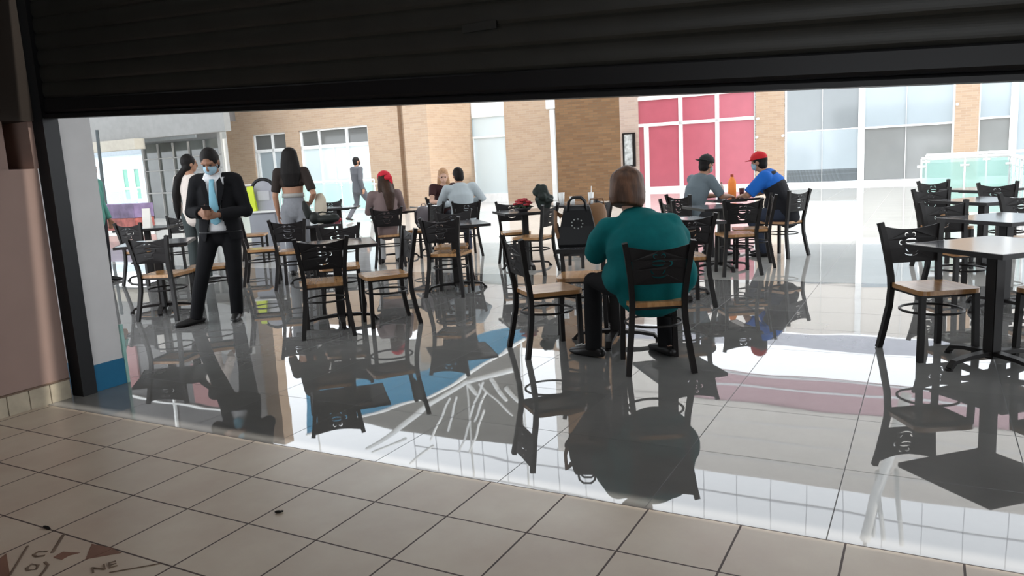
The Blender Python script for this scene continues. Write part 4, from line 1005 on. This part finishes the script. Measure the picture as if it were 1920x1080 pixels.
def bundle():
    t = thing('dark_bundle', 'bulky dark green-black bundled jacket on the red flowers\' table before brown pillar', 'bundle', (.47, 9.95, .70))
    bm = bmesh.new(); random.seed(3)
    for k in range(26):
        a = random.uniform(0, 2*PI); rr = random.uniform(0, .11); ell((rr*math.cos(a), rr*.8*math.sin(a), random.uniform(.16, .36)), (random.uniform(.03, .065), random.uniform(.03, .06), random.uniform(.03, .06)), bm, seg=8)
    tube([(0, 0, .11), (0, 0, .2)], [(.09, .06), (.12, .08)], bm, seg=12, round_caps=True)
    vox('folds', bm, mat('black_green_cloth', (.012, .018, .015), .6, var=.5, scale=14), t, .012, 1)
bundle()
def on_front_table():
    t = thing('black_bag', 'slouching black bag on the table before the long-haired standing woman', 'bag', (-2.33, 9.72, .751), .2)
    BM = mat('black_nylon', (.010, .012, .010), .6)
    bm = bmesh.new(); ell((.05, 0, .055), (.16, .09, .058), bm); ell((-.10, 0, .08), (.07, .07, .08), bm); ell((.14, .0, .065), (.07, .06, .055), bm); vox('bag_body', bm, BM, t, .012, 2)
    obj('flap', tube([(-.16, 0, .10), (-.20, 0, .22), (-.215, 0, .29)], [(.05, .03), (.045, .02), (.02, .01)], seg=10, lat=(1, 0, 0), round_caps=True), BM, t, True)
    obj('strap', tube([(-.1, .02, .13), (.0, .04, .145), (.12, .03, .12), (.19, .02, .04)], .009, seg=6), BM, t, True)
    t2 = thing('red_wallet', 'red wallet lying behind the slouching black bag', 'wallet', (-2.26, 9.98, .751), .3)
    obj('wallet_body', B(-.10, .10, -.05, .05, 0, .05), mat('red_leather', (.42, .04, .06), .5), t2, bevel=.012); obj('clasp', B(-.01, .01, -.056, -.049, .015, .035), mat('silver_clasp', (.6, .6, .6), .3, .8), t2)
on_front_table()
def backpack():
    t = thing('backpack', 'grey-mauve backpack slumped on a chair beside the red-headscarf woman', 'bag', (-1.22, 11.52, .465), .35)
    BP = mat('grey_mauve_canvas', (.17, .15, .16), .85); bm = bmesh.new(); ell((0, 0, .16), (.17, .12, .17), bm); ell((0, 0, .07), (.16, .12, .075), bm); ell((.04, -.08, .10), (.11, .05, .085), bm); ell((-.04, .02, .27), (.10, .08, .08), bm)
    vox('bag_body', bm, BP, t, .012, 3)
    obj('strap', tube([(-.10, .06, .30), (-.16, .0, .26), (-.17, -.04, .12), (-.12, -.06, .03)], [(.02, .007)]*4, seg=8), mat('dark_strap', (.03, .025, .03), .7), t, True)
    obj('handle', tube([(-.06, .03, .33), (-.05, .03, .38), (.0, .03, .38), (.01, .03, .33)], .007, seg=6), BP, t, True)
backpack()
def bin_station():
    p = V(-4.25, 13.6, 0); t = thing('waste_bin', 'grey waste bin with black arched hood behind the suited man', 'bin', p)
    obj('bin_body', B(-.24, .24, -.2, .2, .02, .75), mat('bin_grey', (.30, .31, .34), .6), t, bevel=.03)
    obj('bin_shelf', B(-.29, .29, -.24, .24, .75, .78), WHITE, t, bevel=.008)
    hood = [(-.20, .78)]+[(-.20*math.cos(PI*k/14), 1.12+.20*math.sin(PI*k/14)) for k in range(15)]+[(.20, .78)]
    bm = bmesh.new(); 
    pts = [V(a, 0, b) for a, b in hood]; tube(pts, [(.035, .15)]*len(pts), bm, seg=4, square=True, lat=None) if False else None
    for (a, b), (c, d) in zip(hood, hood[1:]): tube([(a, 0, b), (c, 0, d)], .035, bm, seg=8)
    vox('hood', bm, BLACK, t, .012, 1)
    obj('back_panel', prism(hood, -.02, .02, axes='xz'), mat('bin_panel_grey', (.36, .36, .40), .6), t)
    obj('flap', B(-.11, .11, -.04, -.015, .95, 1.12), mat('bin_flap', (.48, .48, .50), .4), t, bevel=.01)
    t2 = thing('yellow_sign', 'bright yellow-green folded caution sign standing on the grey bin', 'sign', p+V(-.20, -.10, .785), .1)
    YM = mat('neon_yellow', (.60, .70, .045), .5)
    for q in (-1, 1): obj('sign_leaf', (lambda bm: ([setattr(v.co, 'y', v.co.y+q*.07*(1-v.co.z/.42)) for v in bm.verts], bm)[1])(prism([(-.085, 0), (.085, 0), (.05, .42), (-.05, .42)], -.008, .008, axes='xz')), YM, t2)
    obj('hinge', tube([(-.05, 0, .415), (.05, 0, .415)], .010, seg=8), YM, t2)
bin_station()
